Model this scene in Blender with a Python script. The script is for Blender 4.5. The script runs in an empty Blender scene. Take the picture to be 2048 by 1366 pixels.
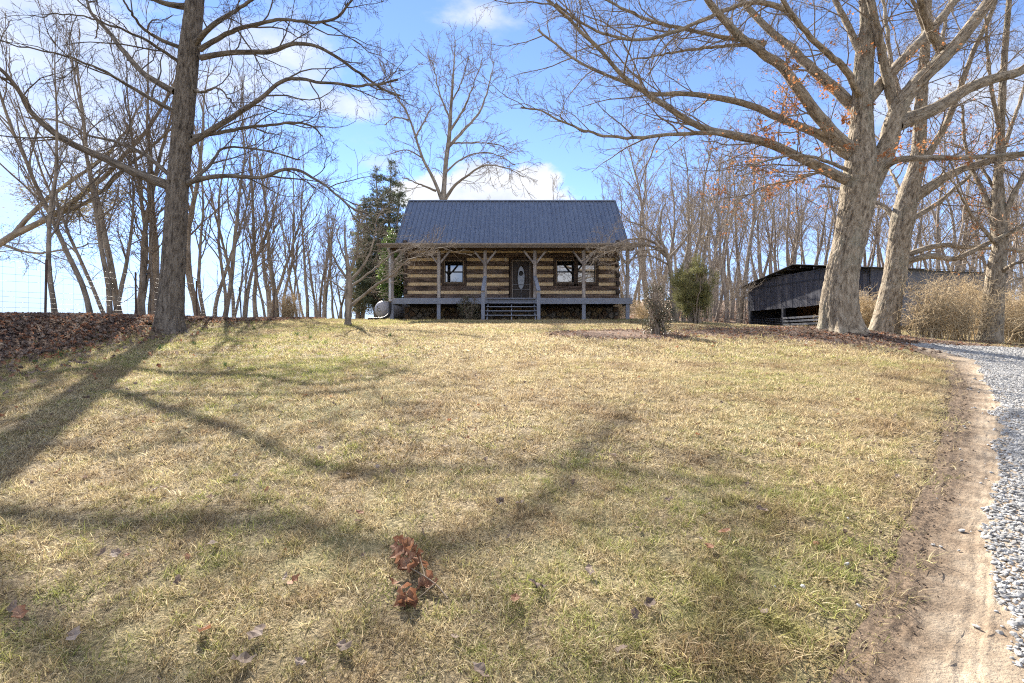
import bpy, bmesh, math, random
import numpy as np
from mathutils import Vector, Matrix

# ------------------------------------------------------------------ camera, sky, sun, exposure
SC = bpy.context.scene
COL = SC.collection
R = math.radians
EYE = 1.6
cam_d = bpy.data.cameras.new('camera'); cam_d.lens = 18.0; cam_d.sensor_width = 36.0
cam_d.clip_start = 0.05; cam_d.clip_end = 4000
cam = bpy.data.objects.new('camera', cam_d); COL.objects.link(cam)
cam.location = (0, 0, EYE); cam.rotation_euler = (R(90), 0, 0)
SC.camera = cam

SUN_AZ, SUN_EL = R(-25.5), R(37)          # azimuth clockwise from +Y (the view direction)
SUN_DIR = Vector((math.sin(SUN_AZ)*math.cos(SUN_EL), math.cos(SUN_AZ)*math.cos(SUN_EL), math.sin(SUN_EL)))
sd = bpy.data.lights.new('sun', 'SUN'); sd.energy = 4.0; sd.angle = R(0.6); sd.color = (1.0, 0.93, 0.82)
so = bpy.data.objects.new('sun', sd); COL.objects.link(so)
so.rotation_euler = SUN_DIR.to_track_quat('Z', 'Y').to_euler()

def px_dir(px, py):
    v = Vector(((px-1024)/1024, 1, (683-py)/1024)); return v.normalized()

def build_world():
    w = bpy.data.worlds.new('World'); SC.world = w; w.use_nodes = True
    nt = w.node_tree; N = nt.nodes; L = nt.links; N.clear()
    out = N.new('ShaderNodeOutputWorld'); bg = N.new('ShaderNodeBackground'); bg.inputs['Strength'].default_value = 0.1
    L.new(bg.outputs[0], out.inputs[0])
    sky = N.new('ShaderNodeTexSky'); sky.sky_type = 'NISHITA'; sky.sun_disc = False
    sky.sun_elevation = SUN_EL; sky.sun_rotation = SUN_AZ
    sky.altitude = 2000; sky.air_density = 0.46; sky.dust_density = 0.0; sky.ozone_density = 2.0
    tc = N.new('ShaderNodeTexCoord')
    def math_(op, a, b=None, clamp=False):
        n = N.new('ShaderNodeMath'); n.operation = op; n.use_clamp = clamp
        for i, v in enumerate((a, b)):
            if v is None: continue
            if isinstance(v, (int, float)): n.inputs[i].default_value = v
            else: L.new(v, n.inputs[i])
        return n.outputs[0]
    def noise(vec, scale, detail, rough=0.55, stretch=None):
        m = N.new('ShaderNodeMapping'); L.new(vec, m.inputs[0])
        if stretch: m.inputs['Scale'].default_value = stretch
        n = N.new('ShaderNodeTexNoise'); n.inputs['Scale'].default_value = scale; n.inputs['Detail'].default_value = detail
        n.inputs['Roughness'].default_value = rough
        L.new(m.outputs[0], n.inputs['Vector']); return n.outputs['Fac']
    D = tc.outputs['Generated']
    nb = noise(D, 9, 7, 0.6, (1, 1, 1.6))
    nw = noise(D, 5, 8, 0.62, (1, 1, 2.2))
    def blob(px, py, rx, rz):
        c = px_dir(px, py)
        s = N.new('ShaderNodeVectorMath'); s.operation = 'SUBTRACT'; L.new(D, s.inputs[0]); s.inputs[1].default_value = c
        m = N.new('ShaderNodeVectorMath'); m.operation = 'MULTIPLY'; L.new(s.outputs[0], m.inputs[0])
        m.inputs[1].default_value = (1024/rx, 1024/rx, 1024/rz)
        l = N.new('ShaderNodeVectorMath'); l.operation = 'LENGTH'; L.new(m.outputs[0], l.inputs[0])
        return math_('SUBTRACT', 1.0, l.outputs['Value'])
    def union(bl):
        a = None
        for b in bl:
            o = blob(*b); a = o if a is None else math_('MAXIMUM', a, o)
        return a
    # heaped cumulus behind the house
    cu = union([(962, 356, 72, 50), (1065, 366, 60, 50), (880, 388, 75, 45), (1000, 398, 140, 60), (820, 394, 50, 28)])
    cu = math_('ADD', cu, math_('MULTIPLY', math_('SUBTRACT', nb, 0.5), 1.9))
    mr = N.new('ShaderNodeMapRange'); mr.interpolation_type = 'SMOOTHSTEP'; L.new(cu, mr.inputs[0])
    mr.inputs[1].default_value = 0.02; mr.inputs[2].default_value = 0.42; mr.inputs[3].default_value = 0; mr.inputs[4].default_value = 0.95
    # thin veils: broad in the upper left, small wisps elsewhere
    wi = union([(100, 90, 420, 260), (500, 110, 230, 120), (250, 300, 330, 150), (680, 208, 110, 36), (965, 22, 110, 40),
                (745, 327, 60, 24), (1960, 240, 260, 120)])
    wi = math_('ADD', wi, math_('MULTIPLY', math_('SUBTRACT', nw, 0.52), 3.4))
    m2 = N.new('ShaderNodeMapRange'); m2.interpolation_type = 'SMOOTHSTEP'; L.new(wi, m2.inputs[0])
    m2.inputs[1].default_value = 0.05; m2.inputs[2].default_value = 1.1; m2.inputs[3].default_value = 0; m2.inputs[4].default_value = 0.7
    # unseen broken cloud behind the camera, added as fill for the cabin front
    ng = noise(D, 2.6, 9, 0.6, (1, 1, 2.4))
    sep = N.new('ShaderNodeSeparateXYZ'); L.new(D, sep.inputs[0])
    back = N.new('ShaderNodeMapRange'); L.new(sep.outputs['Y'], back.inputs[0])
    back.inputs[1].default_value = 0.35; back.inputs[2].default_value = -0.1; back.inputs[3].default_value = 0; back.inputs[4].default_value = 1
    m3 = N.new('ShaderNodeMapRange'); m3.interpolation_type = 'SMOOTHSTEP'; L.new(ng, m3.inputs[0])
    m3.inputs[1].default_value = 0.44; m3.inputs[2].default_value = 0.58; m3.inputs[3].default_value = 0; m3.inputs[4].default_value = 0.8
    g = math_('MULTIPLY', m3.outputs[0], back.outputs[0])
    f = math_('MAXIMUM', math_('MAXIMUM', mr.outputs[0], m2.outputs[0]), g)
    mix = N.new('ShaderNodeMix'); mix.data_type = 'RGBA'; L.new(f, mix.inputs['Factor'])
    # pale haze low over the land, the same all round the horizon
    hz = N.new('ShaderNodeMapRange'); hz.interpolation_type = 'SMOOTHSTEP'; L.new(sep.outputs['Z'], hz.inputs[0])
    hz.inputs[1].default_value = 0.02; hz.inputs[2].default_value = 0.24; hz.inputs[3].default_value = 0.92; hz.inputs[4].default_value = 0
    hm = N.new('ShaderNodeMix'); hm.data_type = 'RGBA'; L.new(hz.outputs[0], hm.inputs['Factor'])
    L.new(sky.outputs[0], hm.inputs['A']); hm.inputs['B'].default_value = (1.52, 1.82, 2.32, 1)
    L.new(hm.outputs['Result'], mix.inputs['A']); mix.inputs['B'].default_value = CLOUD
    # the unseen clouds opposite the sun are made brighter for more fill light
    cb = N.new('ShaderNodeMix'); cb.data_type = 'RGBA'; L.new(back.outputs[0], cb.inputs['Factor'])
    ca = N.new('ShaderNodeMix'); ca.data_type = 'RGBA'; cr = N.new('ShaderNodeMapRange'); L.new(nb, cr.inputs[0]); cr.inputs[1].default_value = .38; cr.inputs[2].default_value = .62
    L.new(cr.outputs[0], ca.inputs['Factor']); ca.inputs['A'].default_value = CLOUD_GREY; ca.inputs['B'].default_value = CLOUD; L.new(ca.outputs['Result'], cb.inputs['A'])
    cb.inputs['B'].default_value = CLOUD_FILL; L.new(cb.outputs['Result'], mix.inputs['B'])
    L.new(mix.outputs['Result'], bg.inputs['Color'])
CLOUD = (2.35, 2.37, 2.42, 1); CLOUD_GREY = (1.75, 1.87, 2.12, 1); CLOUD_FILL = (5.2, 5.2, 5.3, 1)
build_world()
SC.view_settings.view_transform = 'Standard'; SC.view_settings.look = 'None'
SC.view_settings.exposure = 2.25; SC.view_settings.gamma = 1.0
SC.view_settings.use_curve_mapping = False
SC.cycles.max_bounces = 4; SC.cycles.diffuse_bounces = 2; SC.cycles.glossy_bounces = 2; SC.cycles.transmission_bounces = 3;
SC.cycles.adaptive_threshold = 0.012; SC.cycles.adaptive_min_samples = 24; SC.cycles.use_denoising = False; SC.cycles.filter_width = 1.15; SC.cycles.transparent_max_bounces = 4
SC.cycles.sample_clamp_indirect = 6.0

# ------------------------------------------------------------------ helpers: numbers
RNG = np.random.default_rng(7)
random.seed(7)

def _hash(ix, iy, iz=0):
    n = (ix*374761393 + iy*668265263 + iz*2147483647 + 1013904223) & 0xffffffff
    n = (n ^ (n >> 13)) * 1274126177 & 0xffffffff
    n = (n ^ (n >> 16)) & 0xffffffff
    return n / 4294967295.0
def vnoise(x, y, z=None):
    x = np.asarray(x, float); y = np.asarray(y, float)
    if z is None: z = np.zeros_like(x)
    z = np.broadcast_to(np.asarray(z, float), x.shape)
    x0 = np.floor(x).astype(np.int64); y0 = np.floor(y).astype(np.int64); z0 = np.floor(z).astype(np.int64)
    fx, fy, fz = x-x0, y-y0, z-z0
    fx, fy, fz = [f*f*(3-2*f) for f in (fx, fy, fz)]
    r = 0
    for dx in (0, 1):
        for dy in (0, 1):
            for dz in (0, 1):
                w = (fx if dx else 1-fx)*(fy if dy else 1-fy)*(fz if dz else 1-fz)
                r = r + w*_hash(x0+dx, y0+dy, z0+dz)
    return r*2-1
def fbm(x, y, z=None, o=3):
    s, a = 0, 1.0; t = 0
    for k in range(o):
        f = 2.0**k
        s = s + a*vnoise(np.asarray(x)*f+17*k, np.asarray(y)*f+31*k, None if z is None else np.asarray(z)*f); t += a; a *= .5
    return s/t
def sstep(a, b, x):
    t = np.clip((np.asarray(x, float)-a)/(b-a), 0, 1); return t*t*(3-2*t)

# ------------------------------------------------------------------ terrain height (metres, camera stands at 0,0)
def H(x, y, detail=True):
    x = np.asarray(x, float); y = np.asarray(y, float)
    yc = np.clip(y, 0, 23)
    f = .1644*yc - .0023*yc*yc
    f = f + np.where(y < 0, .12*np.maximum(y, -60), 0)
    yy = np.maximum(y-23, 0)
    f = f + .0586*8*(1-np.exp(-yy/8))
    f = f - .055*np.clip(x-6, 0, 11)*sstep(1, 7, y)                         # falls to the right
    f = f + .24*np.exp(-(((x-9.0)/2.3)**2 + ((y-14.3)/2.0)**2))              # swell at the oak's foot
    rise = sstep(-4, 12, x)*np.clip(y-36, 0, 60)*.115
    f = f + rise
    hb = np.clip(.60-.062*(y-10.5), 0, .72)*sstep(-4, 3, y)
    f = f + hb*sstep(-8.7, -10.5, x)                                         # leaf bank along the fence
    f = f - np.clip(.42*np.maximum(-12.4-x, 0), 0, 22)*sstep(-12.4, -17, x)  # land drops away behind the fence
    if detail:
        f = f + .018*fbm(x*.9, y*.9, o=2)*sstep(0.5, 3, y)
    return f
def h1(x, y): return float(H(x, y))
def at(px, py, d):
    return np.array(((px-1024)/1024*d, d, EYE+(683-py)/1024*d))
def wid(px): return 1/math.sqrt(1+((px-1024)/1024)**2)     # an upright trunk off the axis shows wider than it is
def gnd(px, py):
    "where the sight line through a point of the photograph meets the ground"
    d = np.linspace(1.2, 70, 6000)
    X = (px-1024)/1024*d; Z = EYE+(683-py)/1024*d
    below = Z <= H(X, d)
    k = int(np.argmax(below)) if below.any() else len(d)-1
    return float(X[k]), float(d[k])

# ------------------------------------------------------------------ helpers: objects
WL = {}
def wl(o): return WL.get(o.name, Vector((0, 0, 0)))
def link(o, parent=None, loc=(0, 0, 0)):
    COL.objects.link(o); loc = Vector([float(v) for v in loc]); WL[o.name] = loc
    if parent is not None:
        o.parent = parent; o.location = loc - wl(parent)
    else: o.location = loc
    return o
def thing(name, label, cat, loc=(0, 0, 0), group=None):
    o = bpy.data.objects.new(name, None); o.empty_display_size = .2; link(o, None, loc)
    return tag(o, label, cat, group)
def tag(o, label, cat, group=None):
    o['label'] = label; o['category'] = cat
    if group: o['group'] = group
    return o
def kind(o, k): o['kind'] = k; return o
def fmesh(name, V, F, mat=None, smooth=False, attrs=None):
    "fast mesh from numpy arrays; F is an (n,3|4) array or a list of such arrays"
    me = bpy.data.meshes.new(name)
    V = np.asarray(V, np.float32)
    Fs = F if isinstance(F, list) else [F]
    Fs = [np.asarray(f, np.int32) for f in Fs if len(f)]
    me.vertices.add(len(V)); me.vertices.foreach_set('co', V.ravel())
    nl = sum(f.size for f in Fs); npoly = sum(len(f) for f in Fs)
    me.loops.add(nl); me.loops.foreach_set('vertex_index', np.concatenate([f.ravel() for f in Fs]))
    me.polygons.add(npoly)
    tot = np.concatenate([np.full(len(f), f.shape[1], np.int32) for f in Fs])
    st = np.concatenate([[0], np.cumsum(tot)[:-1]]).astype(np.int32)
    me.polygons.foreach_set('loop_start', st); me.polygons.foreach_set('loop_total', tot)
    if smooth: me.polygons.foreach_set('use_smooth', np.ones(npoly, bool))
    for k, a in (attrs or {}).items():
        a = np.asarray(a, np.float32)
        at_ = me.attributes.new(k, 'FLOAT_VECTOR' if a.ndim == 2 else 'FLOAT', 'POINT')
        at_.data.foreach_set('vector' if a.ndim == 2 else 'value', a.ravel())
    me.update(calc_edges=True)
    if mat: me.materials.append(mat)
    return me
def pmesh(name, V, F, mat=None, smooth=False):
    me = bpy.data.meshes.new(name); me.from_pydata([tuple(v) for v in V], [], F); me.update()
    if smooth: me.polygons.foreach_set('use_smooth', [True]*len(me.polygons))
    if mat: me.materials.append(mat)
    return me
def ob(name, me, parent=None, loc=(0, 0, 0), rot=None):
    o = bpy.data.objects.new(name, me); link(o, parent, loc)
    if rot: o.rotation_euler = rot
    return o
def box_me(name, sx, sy, sz, mat, bev=.008, seg=1, cut=0, jit=0, rng=None):
    "bevelled box centred on its origin, optionally cut along x and jittered so it looks hewn"
    bm = bmesh.new(); bmesh.ops.create_cube(bm, size=1)
    for v in bm.verts: v.co = Vector((v.co.x*sx, v.co.y*sy, v.co.z*sz))
    if cut:
        for k in range(1, cut):
            x = -sx/2+sx*k/cut
            bmesh.ops.bisect_plane(bm, geom=bm.verts[:]+bm.edges[:]+bm.faces[:], plane_co=(x, 0, 0), plane_no=(1, 0, 0))
    if jit:
        rng = rng or random
        for v in bm.verts:
            v.co.y += rng.uniform(-jit, jit); v.co.z += rng.uniform(-jit, jit)*.8
    if bev:
        es = [e for e in bm.edges if len(e.link_faces) == 2 and e.calc_face_angle(0) > .7]
        bmesh.ops.bevel(bm, geom=es, offset=min(bev, .45*min(sx, sy, sz)), segments=seg, affect='EDGES')
    me = bpy.data.meshes.new(name); bm.to_mesh(me); bm.free()
    if mat: me.materials.append(mat)
    return me
def boxo(name, x0, x1, y0, y1, z0, z1, mat, parent=None, **k):
    me = box_me(name, x1-x0, y1-y0, z1-z0, mat, **k)
    return ob(name, me, parent, ((x0+x1)/2, (y0+y1)/2, (z0+z1)/2))
def bar_me(name, a, b, w, t, mat, bev=.008):
    "square bar between two points (about their midpoint); returns mesh, midpoint"
    a, b = Vector(a), Vector(b); d = b-a
    me = box_me(name, d.length, w, t, mat, bev)
    q = d.to_track_quat('X', 'Z'); me.transform(q.to_matrix().to_4x4())
    return me, (a+b)/2
def baro(name, a, b, w, t, mat, parent=None, bev=.008):
    me, m = bar_me(name, a, b, w, t, mat, bev); return ob(name, me, parent, m)
def copy_thing(o, loc, label=None, group=None, rz=None, scale=None):
    c = o.copy(); COL.objects.link(c); c.location = loc; WL[c.name] = Vector([float(v) for v in loc])
    if rz is not None: c.rotation_euler = (o.rotation_euler[0], o.rotation_euler[1], rz)
    if scale is not None: c.scale = (scale,)*3 if isinstance(scale, (int, float)) else scale
    if label: c['label'] = label
    if group: c['group'] = group
    for ch in list(o.children):
        d = ch.copy(); COL.objects.link(d); d.parent = c
        for g in list(ch.children):
            e = g.copy(); COL.objects.link(e); e.parent = d
    return c

# ------------------------------------------------------------------ helpers: materials
def mat(name, cols, scale=6, coord='obj', stretch=(1, 1, 1), rough=.85, bump=0, bscale=None, bstretch=None, detail=5,
        pos=None, metallic=0, spec=.3, transl=0, tcol=None, bdist=.02, ior=None, coat=0, second=None, nrough=.6, distort=0, attrmix=None):
    m = bpy.data.materials.new(name); m.use_nodes = True
    nt = m.node_tree; N = nt.nodes; L = nt.links; N.clear()
    out = N.new('ShaderNodeOutputMaterial'); p = N.new('ShaderNodeBsdfPrincipled')
    p.inputs['Roughness'].default_value = rough; p.inputs['Metallic'].default_value = metallic
    p.inputs['Specular IOR Level'].default_value = spec
    if ior: p.inputs['IOR'].default_value = ior
    if coat: p.inputs['Coat Weight'].default_value = coat
    if coord == 'obj': v = N.new('ShaderNodeTexCoord').outputs['Object']
    elif coord == 'pos': v = N.new('ShaderNodeNewGeometry').outputs['Position']
    else:
        a = N.new('ShaderNodeAttribute'); a.attribute_name = coord; v = a.outputs['Vector']
    def noise(sc, st, det):
        mp = N.new('ShaderNodeMapping'); L.new(v, mp.inputs[0]); mp.inputs['Scale'].default_value = st
        n = N.new('ShaderNodeTexNoise'); n.inputs['Scale'].default_value = sc; n.inputs['Detail'].default_value = det
        n.inputs['Roughness'].default_value = nrough; n.inputs['Distortion'].default_value = distort
        L.new(mp.outputs[0], n.inputs['Vector']); return n.outputs['Fac']
    def ramp(fac, cc, pp):
        r = N.new('ShaderNodeValToRGB'); e = r.color_ramp.elements
        while len(e) < len(cc): e.new(.5)
        for i, c in enumerate(cc): e[i].position = pp[i]; e[i].color = (*c, 1)
        L.new(fac, r.inputs[0]); return r.outputs[0]
    if len(cols) == 1: col = None; p.inputs['Base Color'].default_value = (*cols[0], 1)
    else:
        pp = pos or list(np.linspace(.34, .66, len(cols)))
        col = ramp(noise(scale, stretch, detail), cols, pp)
        if second:   # second = (scale, stretch, (pos0,pos1), colour, strength): larger stains or patches
            f = ramp(noise(second[0], second[1], 4), [(0, 0, 0), (second[4],)*3], second[2])
            mx = N.new('ShaderNodeMix'); mx.data_type = 'RGBA'; L.new(f, mx.inputs['Factor']); L.new(col, mx.inputs['A'])
            mx.inputs['B'].default_value = (*second[3], 1); col = mx.outputs['Result']
        if attrmix:   # (attribute, p0, p1, colour): another soil or finish on one side of the thing
            q = N.new('ShaderNodeAttribute'); q.attribute_name = attrmix[0]; sm = N.new('ShaderNodeMath'); sm.operation = 'MULTIPLY_ADD'
            L.new(noise(9, (1, 1, 1), 5), sm.inputs[0]); sm.inputs[1].default_value = .3; L.new(q.outputs['Fac'], sm.inputs[2])
            r = N.new('ShaderNodeMapRange'); L.new(sm.outputs[0], r.inputs[0]); r.inputs[1].default_value = attrmix[1]; r.inputs[2].default_value = attrmix[2]; r.inputs[3].default_value = 1; r.inputs[4].default_value = 0
            mx = N.new('ShaderNodeMix'); mx.data_type = 'RGBA'; L.new(r.outputs[0], mx.inputs['Factor']); L.new(col, mx.inputs['A'])
            c2 = ramp(noise(30, (1, 1, 1), 5), attrmix[3], [.35, .65]); L.new(c2, mx.inputs['B']); col = mx.outputs['Result']
        L.new(col, p.inputs['Base Color'])
    if bump:
        b = N.new('ShaderNodeBump'); b.inputs['Strength'].default_value = bump; b.inputs['Distance'].default_value = bdist
        L.new(noise(bscale or scale*3, bstretch or stretch, 6), b.inputs['Height']); L.new(b.outputs[0], p.inputs['Normal'])
    sh = p.outputs[0]
    if transl:
        t = N.new('ShaderNodeBsdfTranslucent')
        if col is not None and tcol is None: L.new(col, t.inputs['Color'])
        else: t.inputs['Color'].default_value = (*(tcol or cols[0]), 1)
        ms = N.new('ShaderNodeMixShader'); ms.inputs[0].default_value = transl
        L.new(sh, ms.inputs[1]); L.new(t.outputs[0], ms.inputs[2]); sh = ms.outputs[0]
    L.new(sh, out.inputs[0])
    return m

BK = 'bark'
M = {}
M['bark_left'] = mat('bark_left', [(.04, .032, .026), (.15, .125, .10), (.24, .208, .17)], 14, BK, (1, 1, .26), .95, 1.0, 18, (1, 1, .28), bdist=.05, nrough=.75)
M['bark_oak'] = mat('bark_oak', [(.075, .057, .041), (.26, .212, .155), (.41, .35, .27)], 13, BK, (1, 1, .34), .95, 1.0, 18, (1, 1, .34), bdist=.05, nrough=.75,
                    second=(1.6, (1, 1, .5), (.5, .66), (.20, .205, .16), .5))
M['bark_far'] = mat('bark_far', [(.115, .095, .075), (.23, .19, .15), (.32, .275, .22)], 7, BK, (1, 1, .3), .95, .6, 14, (1, 1, .25))
M['bark_wood'] = mat('bark_wood', [(.12, .10, .082), (.23, .19, .155), (.32, .275, .23)], 5, BK, (1, 1, .3), .95, .4, 14, (1, 1, .25))
M['twig_left'] = mat('twig_left', [(.07, .056, .045), (.14, .115, .09)], 4, BK, rough=.9)
M['twig_oak'] = mat('twig_oak', [(.125, .096, .07), (.25, .195, .14)], 4, BK, rough=.9)
M['twig_far'] = mat('twig_far', [(.14, .112, .088), (.26, .212, .165)], 4, BK, rough=.9)
M['twig_wood'] = mat('twig_wood', [(.19, .155, .12), (.32, .27, .215)], 4, BK, rough=.9)
M['shrub_twig'] = mat('shrub_twig', [(.32, .23, .135), (.50, .39, .24), (.60, .49, .33)], 3, BK, rough=.9)
M['oak_leaf'] = mat('oak_leaf', [(.30, .10, .035), (.45, .19, .07), (.5, .27, .13)], 3, 'pos', rough=.7, transl=.4)
M['dead_leaf'] = mat('dead_leaf', [(.065, .047, .038), (.14, .10, .078), (.225, .168, .132), (.31, .25, .205)], 9, 'pos', rough=.75, transl=.3, detail=2)
M['dead_leaf_red'] = mat('dead_leaf_red', [(.14, .06, .032), (.26, .125, .07), (.33, .20, .13)], 14, 'pos', rough=.7, transl=.35, detail=2)

# ------------------------------------------------------------------ ground
M['lawn'] = mat('lawn', [(.055, .042, .025), (.14, .105, .06), (.24, .185, .108), (.36, .29, .175)], 48, 'pos', rough=.95, bump=1.0, bscale=38, bdist=.03, detail=8,
                second=(.45, (1, 1, 1), (.48, .62), (.13, .135, .045), .55))
M['dirt'] = mat('dirt', [(.18, .13, .087), (.27, .21, .148), (.34, .28, .208)], 5, 'pos', rough=.95, bump=.8, bscale=70, bdist=.012, detail=8, attrmix=('across', .26, .44, [(.06, .041, .026), (.165, .118, .078)]))
M['gravel_bed'] = mat('gravel_bed', [(.17, .163, .152), (.27, .264, .255), (.36, .354, .343)], 22, 'pos', rough=.9, bump=1.0, bscale=26, bdist=.03, detail=3)
M['mulch'] = mat('mulch', [(.05, .03, .02), (.13, .08, .055), (.23, .155, .105)], 14, 'pos', rough=.95, bump=1, bscale=40, bdist=.03, detail=8)
M['leaf_bed'] = mat('leaf_bed', [(.03, .02, .016), (.075, .05, .04), (.125, .09, .07)], 10, 'pos', rough=.95, bump=1, bscale=22, bdist=.05, detail=8)
M['wood_floor'] = mat('wood_floor', [(.09, .06, .04), (.19, .125, .085), (.3, .21, .15)], 3, 'pos', rough=.95, bump=1, bscale=9, bdist=.08, detail=8)

def grid_sheet(name, xs, ys, dz, m, keep=None):
    X, Y = np.meshgrid(xs, ys); Z = H(X, Y)+dz
    nx, ny = len(xs), len(ys)
    V = np.stack([X, Y, Z], -1).reshape(-1, 3)
    i = np.arange(nx-1); j = np.arange(ny-1); I, J = np.meshgrid(i, j)
    a = J*nx+I; F = np.stack([a, a+1, a+nx+1, a+nx], -1).reshape(-1, 4)
    return fmesh(name, V, F, m, True)
gx = np.unique(np.concatenate([[-900, -600, -400, -260, -180, -120, -90, -70, -55, -45, -38, -33], np.arange(-29, -15, 1.), np.arange(-15, 22, .3),
                               np.arange(22, 60, 1.5), [65, 75, 90, 120, 180, 260, 400, 600, 900]]))
gy = np.unique(np.concatenate([[-900, -500, -300, -160, -90, -60, -40, -28], np.arange(-20, -4, 1.), np.arange(-4, 32, .3), np.arange(32, 100, 1.5),
                               [105, 115, 130, 160, 220, 320, 500, 900]]))
kind(ob('lawn', grid_sheet('lawn', gx, gy, 0, M['lawn'])), 'structure')
# leaf-strewn floor of the wood beyond the house
def strip(name, A, B, nacross, dz, m, hf=None, nlong=None, edge=0.0, seed=0):
    "sheet between two edge lines; hf(s,t,X,Y) adds relief"
    A = np.asarray(A, float); B = np.asarray(B, float)
    def res(P, n):
        s = np.concatenate([[0], np.cumsum(np.linalg.norm(np.diff(P, axis=0), axis=1))]); u = np.linspace(0, 1, n)*s[-1]
        # smooth by Catmull-Rom through numpy: dense linear then box filter
        Q = np.stack([np.interp(u, s, P[:, k]) for k in range(P.shape[1])], 1)
        w = max(3, n//(3*len(P))); ker = np.ones(w)/w
        Qp = np.concatenate([np.repeat(Q[:1], w, 0), Q, np.repeat(Q[-1:], w, 0)])
        Qs = np.stack([np.convolve(Qp[:, k], ker, 'same') for k in range(Q.shape[1])], 1)[w:-w]
        return Qs
    n = nlong or 120
    A = res(A, n); B = res(B, n)
    t = np.linspace(0, 1, nacross); s = np.linspace(0, 1, n)
    if edge:
        rr = np.random.default_rng(seed)
        d = (B-A); d /= np.linalg.norm(d, axis=1)[:, None]
        k = np.arange(n)
        A = A+d*(edge*fbm(k*.21+seed, k*0+.5, o=3))[:, None]
        B = B+d*(edge*fbm(k*.21+seed+50, k*0+.5, o=3))[:, None]
    X = A[:, None, 0]*(1-t)+B[:, None, 0]*t; Y = A[:, None, 1]*(1-t)+B[:, None, 1]*t
    Z = H(X, Y)+dz
    if hf is not None: Z = Z+hf(s[:, None]+0*X, t[None]+0*X, X, Y)
    V = np.stack([X, Y, Z], -1).reshape(-1, 3)
    I, J = np.meshgrid(np.arange(nacross-1), np.arange(n-1)); a = J*nacross+I
    F = np.stack([a, a+1, a+nacross+1, a+nacross], -1).reshape(-1, 4)
    return fmesh(name, V, F, m, True, {'across': np.tile(t, n)}), A, B
def blob_sheet(name, cx, cy, rx, ry, rot, dz, m, seed=0, n=72, rings=14, crown=0.0):
    th = np.linspace(0, 2*np.pi, n, endpoint=False)
    rr = 1+.16*fbm(np.cos(th)*2+seed, np.sin(th)*2+seed*3, o=4)+.06*fbm(np.cos(th)*9+seed, np.sin(th)*9, o=2)
    V = [(cx, cy)]; q = np.linspace(0, 1, rings+1)[1:]
    for r in q:
        x = np.cos(th)*rx*rr*r; y = np.sin(th)*ry*rr*r
        V += list(zip(cx+x*math.cos(rot)-y*math.sin(rot), cy+x*math.sin(rot)+y*math.cos(rot)))
    V = np.array(V); rad = np.concatenate([[0], np.repeat(q, n)])
    Z = H(V[:, 0], V[:, 1])+dz*np.minimum(1, (1-rad)*6+.05)+crown*(1-rad**2)+crown*.5*fbm(V[:, 0]*5, V[:, 1]*5, o=2)*(1-rad)
    k = np.arange(n); F3 = np.stack([np.zeros(n, int), 1+k, 1+(k+1) % n], 1); F4 = []
    for r in range(rings-1):
        a = 1+r*n; F4.append(np.stack([a+k, a+n+k, a+n+(k+1) % n, a+(k+1) % n], 1))
    return fmesh(name, np.column_stack([V, Z]), [F3, np.concatenate(F4)], m, True)

me, _, _ = strip('woodland_floor', [(7, 38), (10, 60), (6, 100), (0, 160)], [(90, 36), (110, 60), (130, 100), (140, 160)], 60, .02, M['wood_floor'], nlong=80, edge=.8)
kind(ob('woodland_floor', me), 'structure')

# worn dirt verge with tyre ruts, and the gravel drive beyond it
E1 = [(.80, .6), gnd(1650, 1366), gnd(1762, 1200), gnd(1825, 1040), gnd(1862, 940), gnd(1890, 850), gnd(1904, 780), gnd(1882, 722), gnd(1805, 692)]
E2 = [(1.3, .6), gnd(2034, 1366), gnd(1996, 1200), gnd(1984, 1080), gnd(1986, 960), gnd(1990, 850), gnd(1984, 790), gnd(1950, 722), gnd(1826, 691)]
ER = [(2.2, .3)] + [(x+.8, y-.35) for x, y in E2[1:-1]] + [(E2[-1][0]+.5, E2[-1][1]-.2)]
def ruts(s, t, X, Y):
    along = s*11.0
    lug = .5+.5*np.sin(along*2*np.pi/.075+t*26)
    zone = sstep(.0, .06, t)*(1-sstep(.30, .42, t))
    z = .0055*zone*(1.1*fbm(along*20, t*70, o=3)+.7*(lug-.5)*2)
    t = t*1.5
    for c, a, w in ((.10, .006, .018), (.18, .005, .014), (.36, .005, .010), (.42, .004, .008), (.47, .009, .010), (.51, .004, .007), (.545, .005, .007), (.58, .003, .006)):
        z = z+a*np.exp(-((t-c-.010*fbm(along*.22, along*0, o=1))/w)**2)*(.85+.25*fbm(along*3, t*3, o=2))
    z = z-.006*np.exp(-((t-.40)/.10)**2)-.004*np.exp(-((t-.2)/.1)**2); t = t/1.5
    z = z+.0025*fbm(X*24, Y*24, o=3)
    return z*sstep(0, .03, t)*(1-sstep(.55, .7, t))+.004
me, E1s, _ = strip('dirt_verge', E1, ER, 96, .012, M['dirt'], ruts, 330, .05, 3)
kind(ob('dirt_verge', me), 'structure')
G_A = E2[:-1] + [gnd(1860, 698), gnd(1800, 687), gnd(1900, 690), gnd(2000, 695), gnd(2048, 698), (24, 14.2), (40, 14.5)]
G_B = [(3.9, -.6), (4.6, 1.0), (5.2, 1.8), (6.0, 2.6), (7.0, 3.6), (8.3, 4.6), (10, 5.6), (12, 6.6), (13.5, 7.3), (15, 7.8), (17, 8.3), (20, 9), (22, 9.4), (28, 10), (40, 10.5)]
GRAVEL_POLY = np.array(E2[:-1] + [gnd(1860, 699), gnd(1796, 687), gnd(1850, 688), gnd(1900, 691), gnd(2000, 695), gnd(2048, 698), (24, 14.2), (24, 9.6), (20, 9), (15, 7.8),
                        (12, 6.6), (8.3, 4.6), (6, 2.6), (4.6, 1), (3.9, -.6), (1.3, -.6)])
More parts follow.
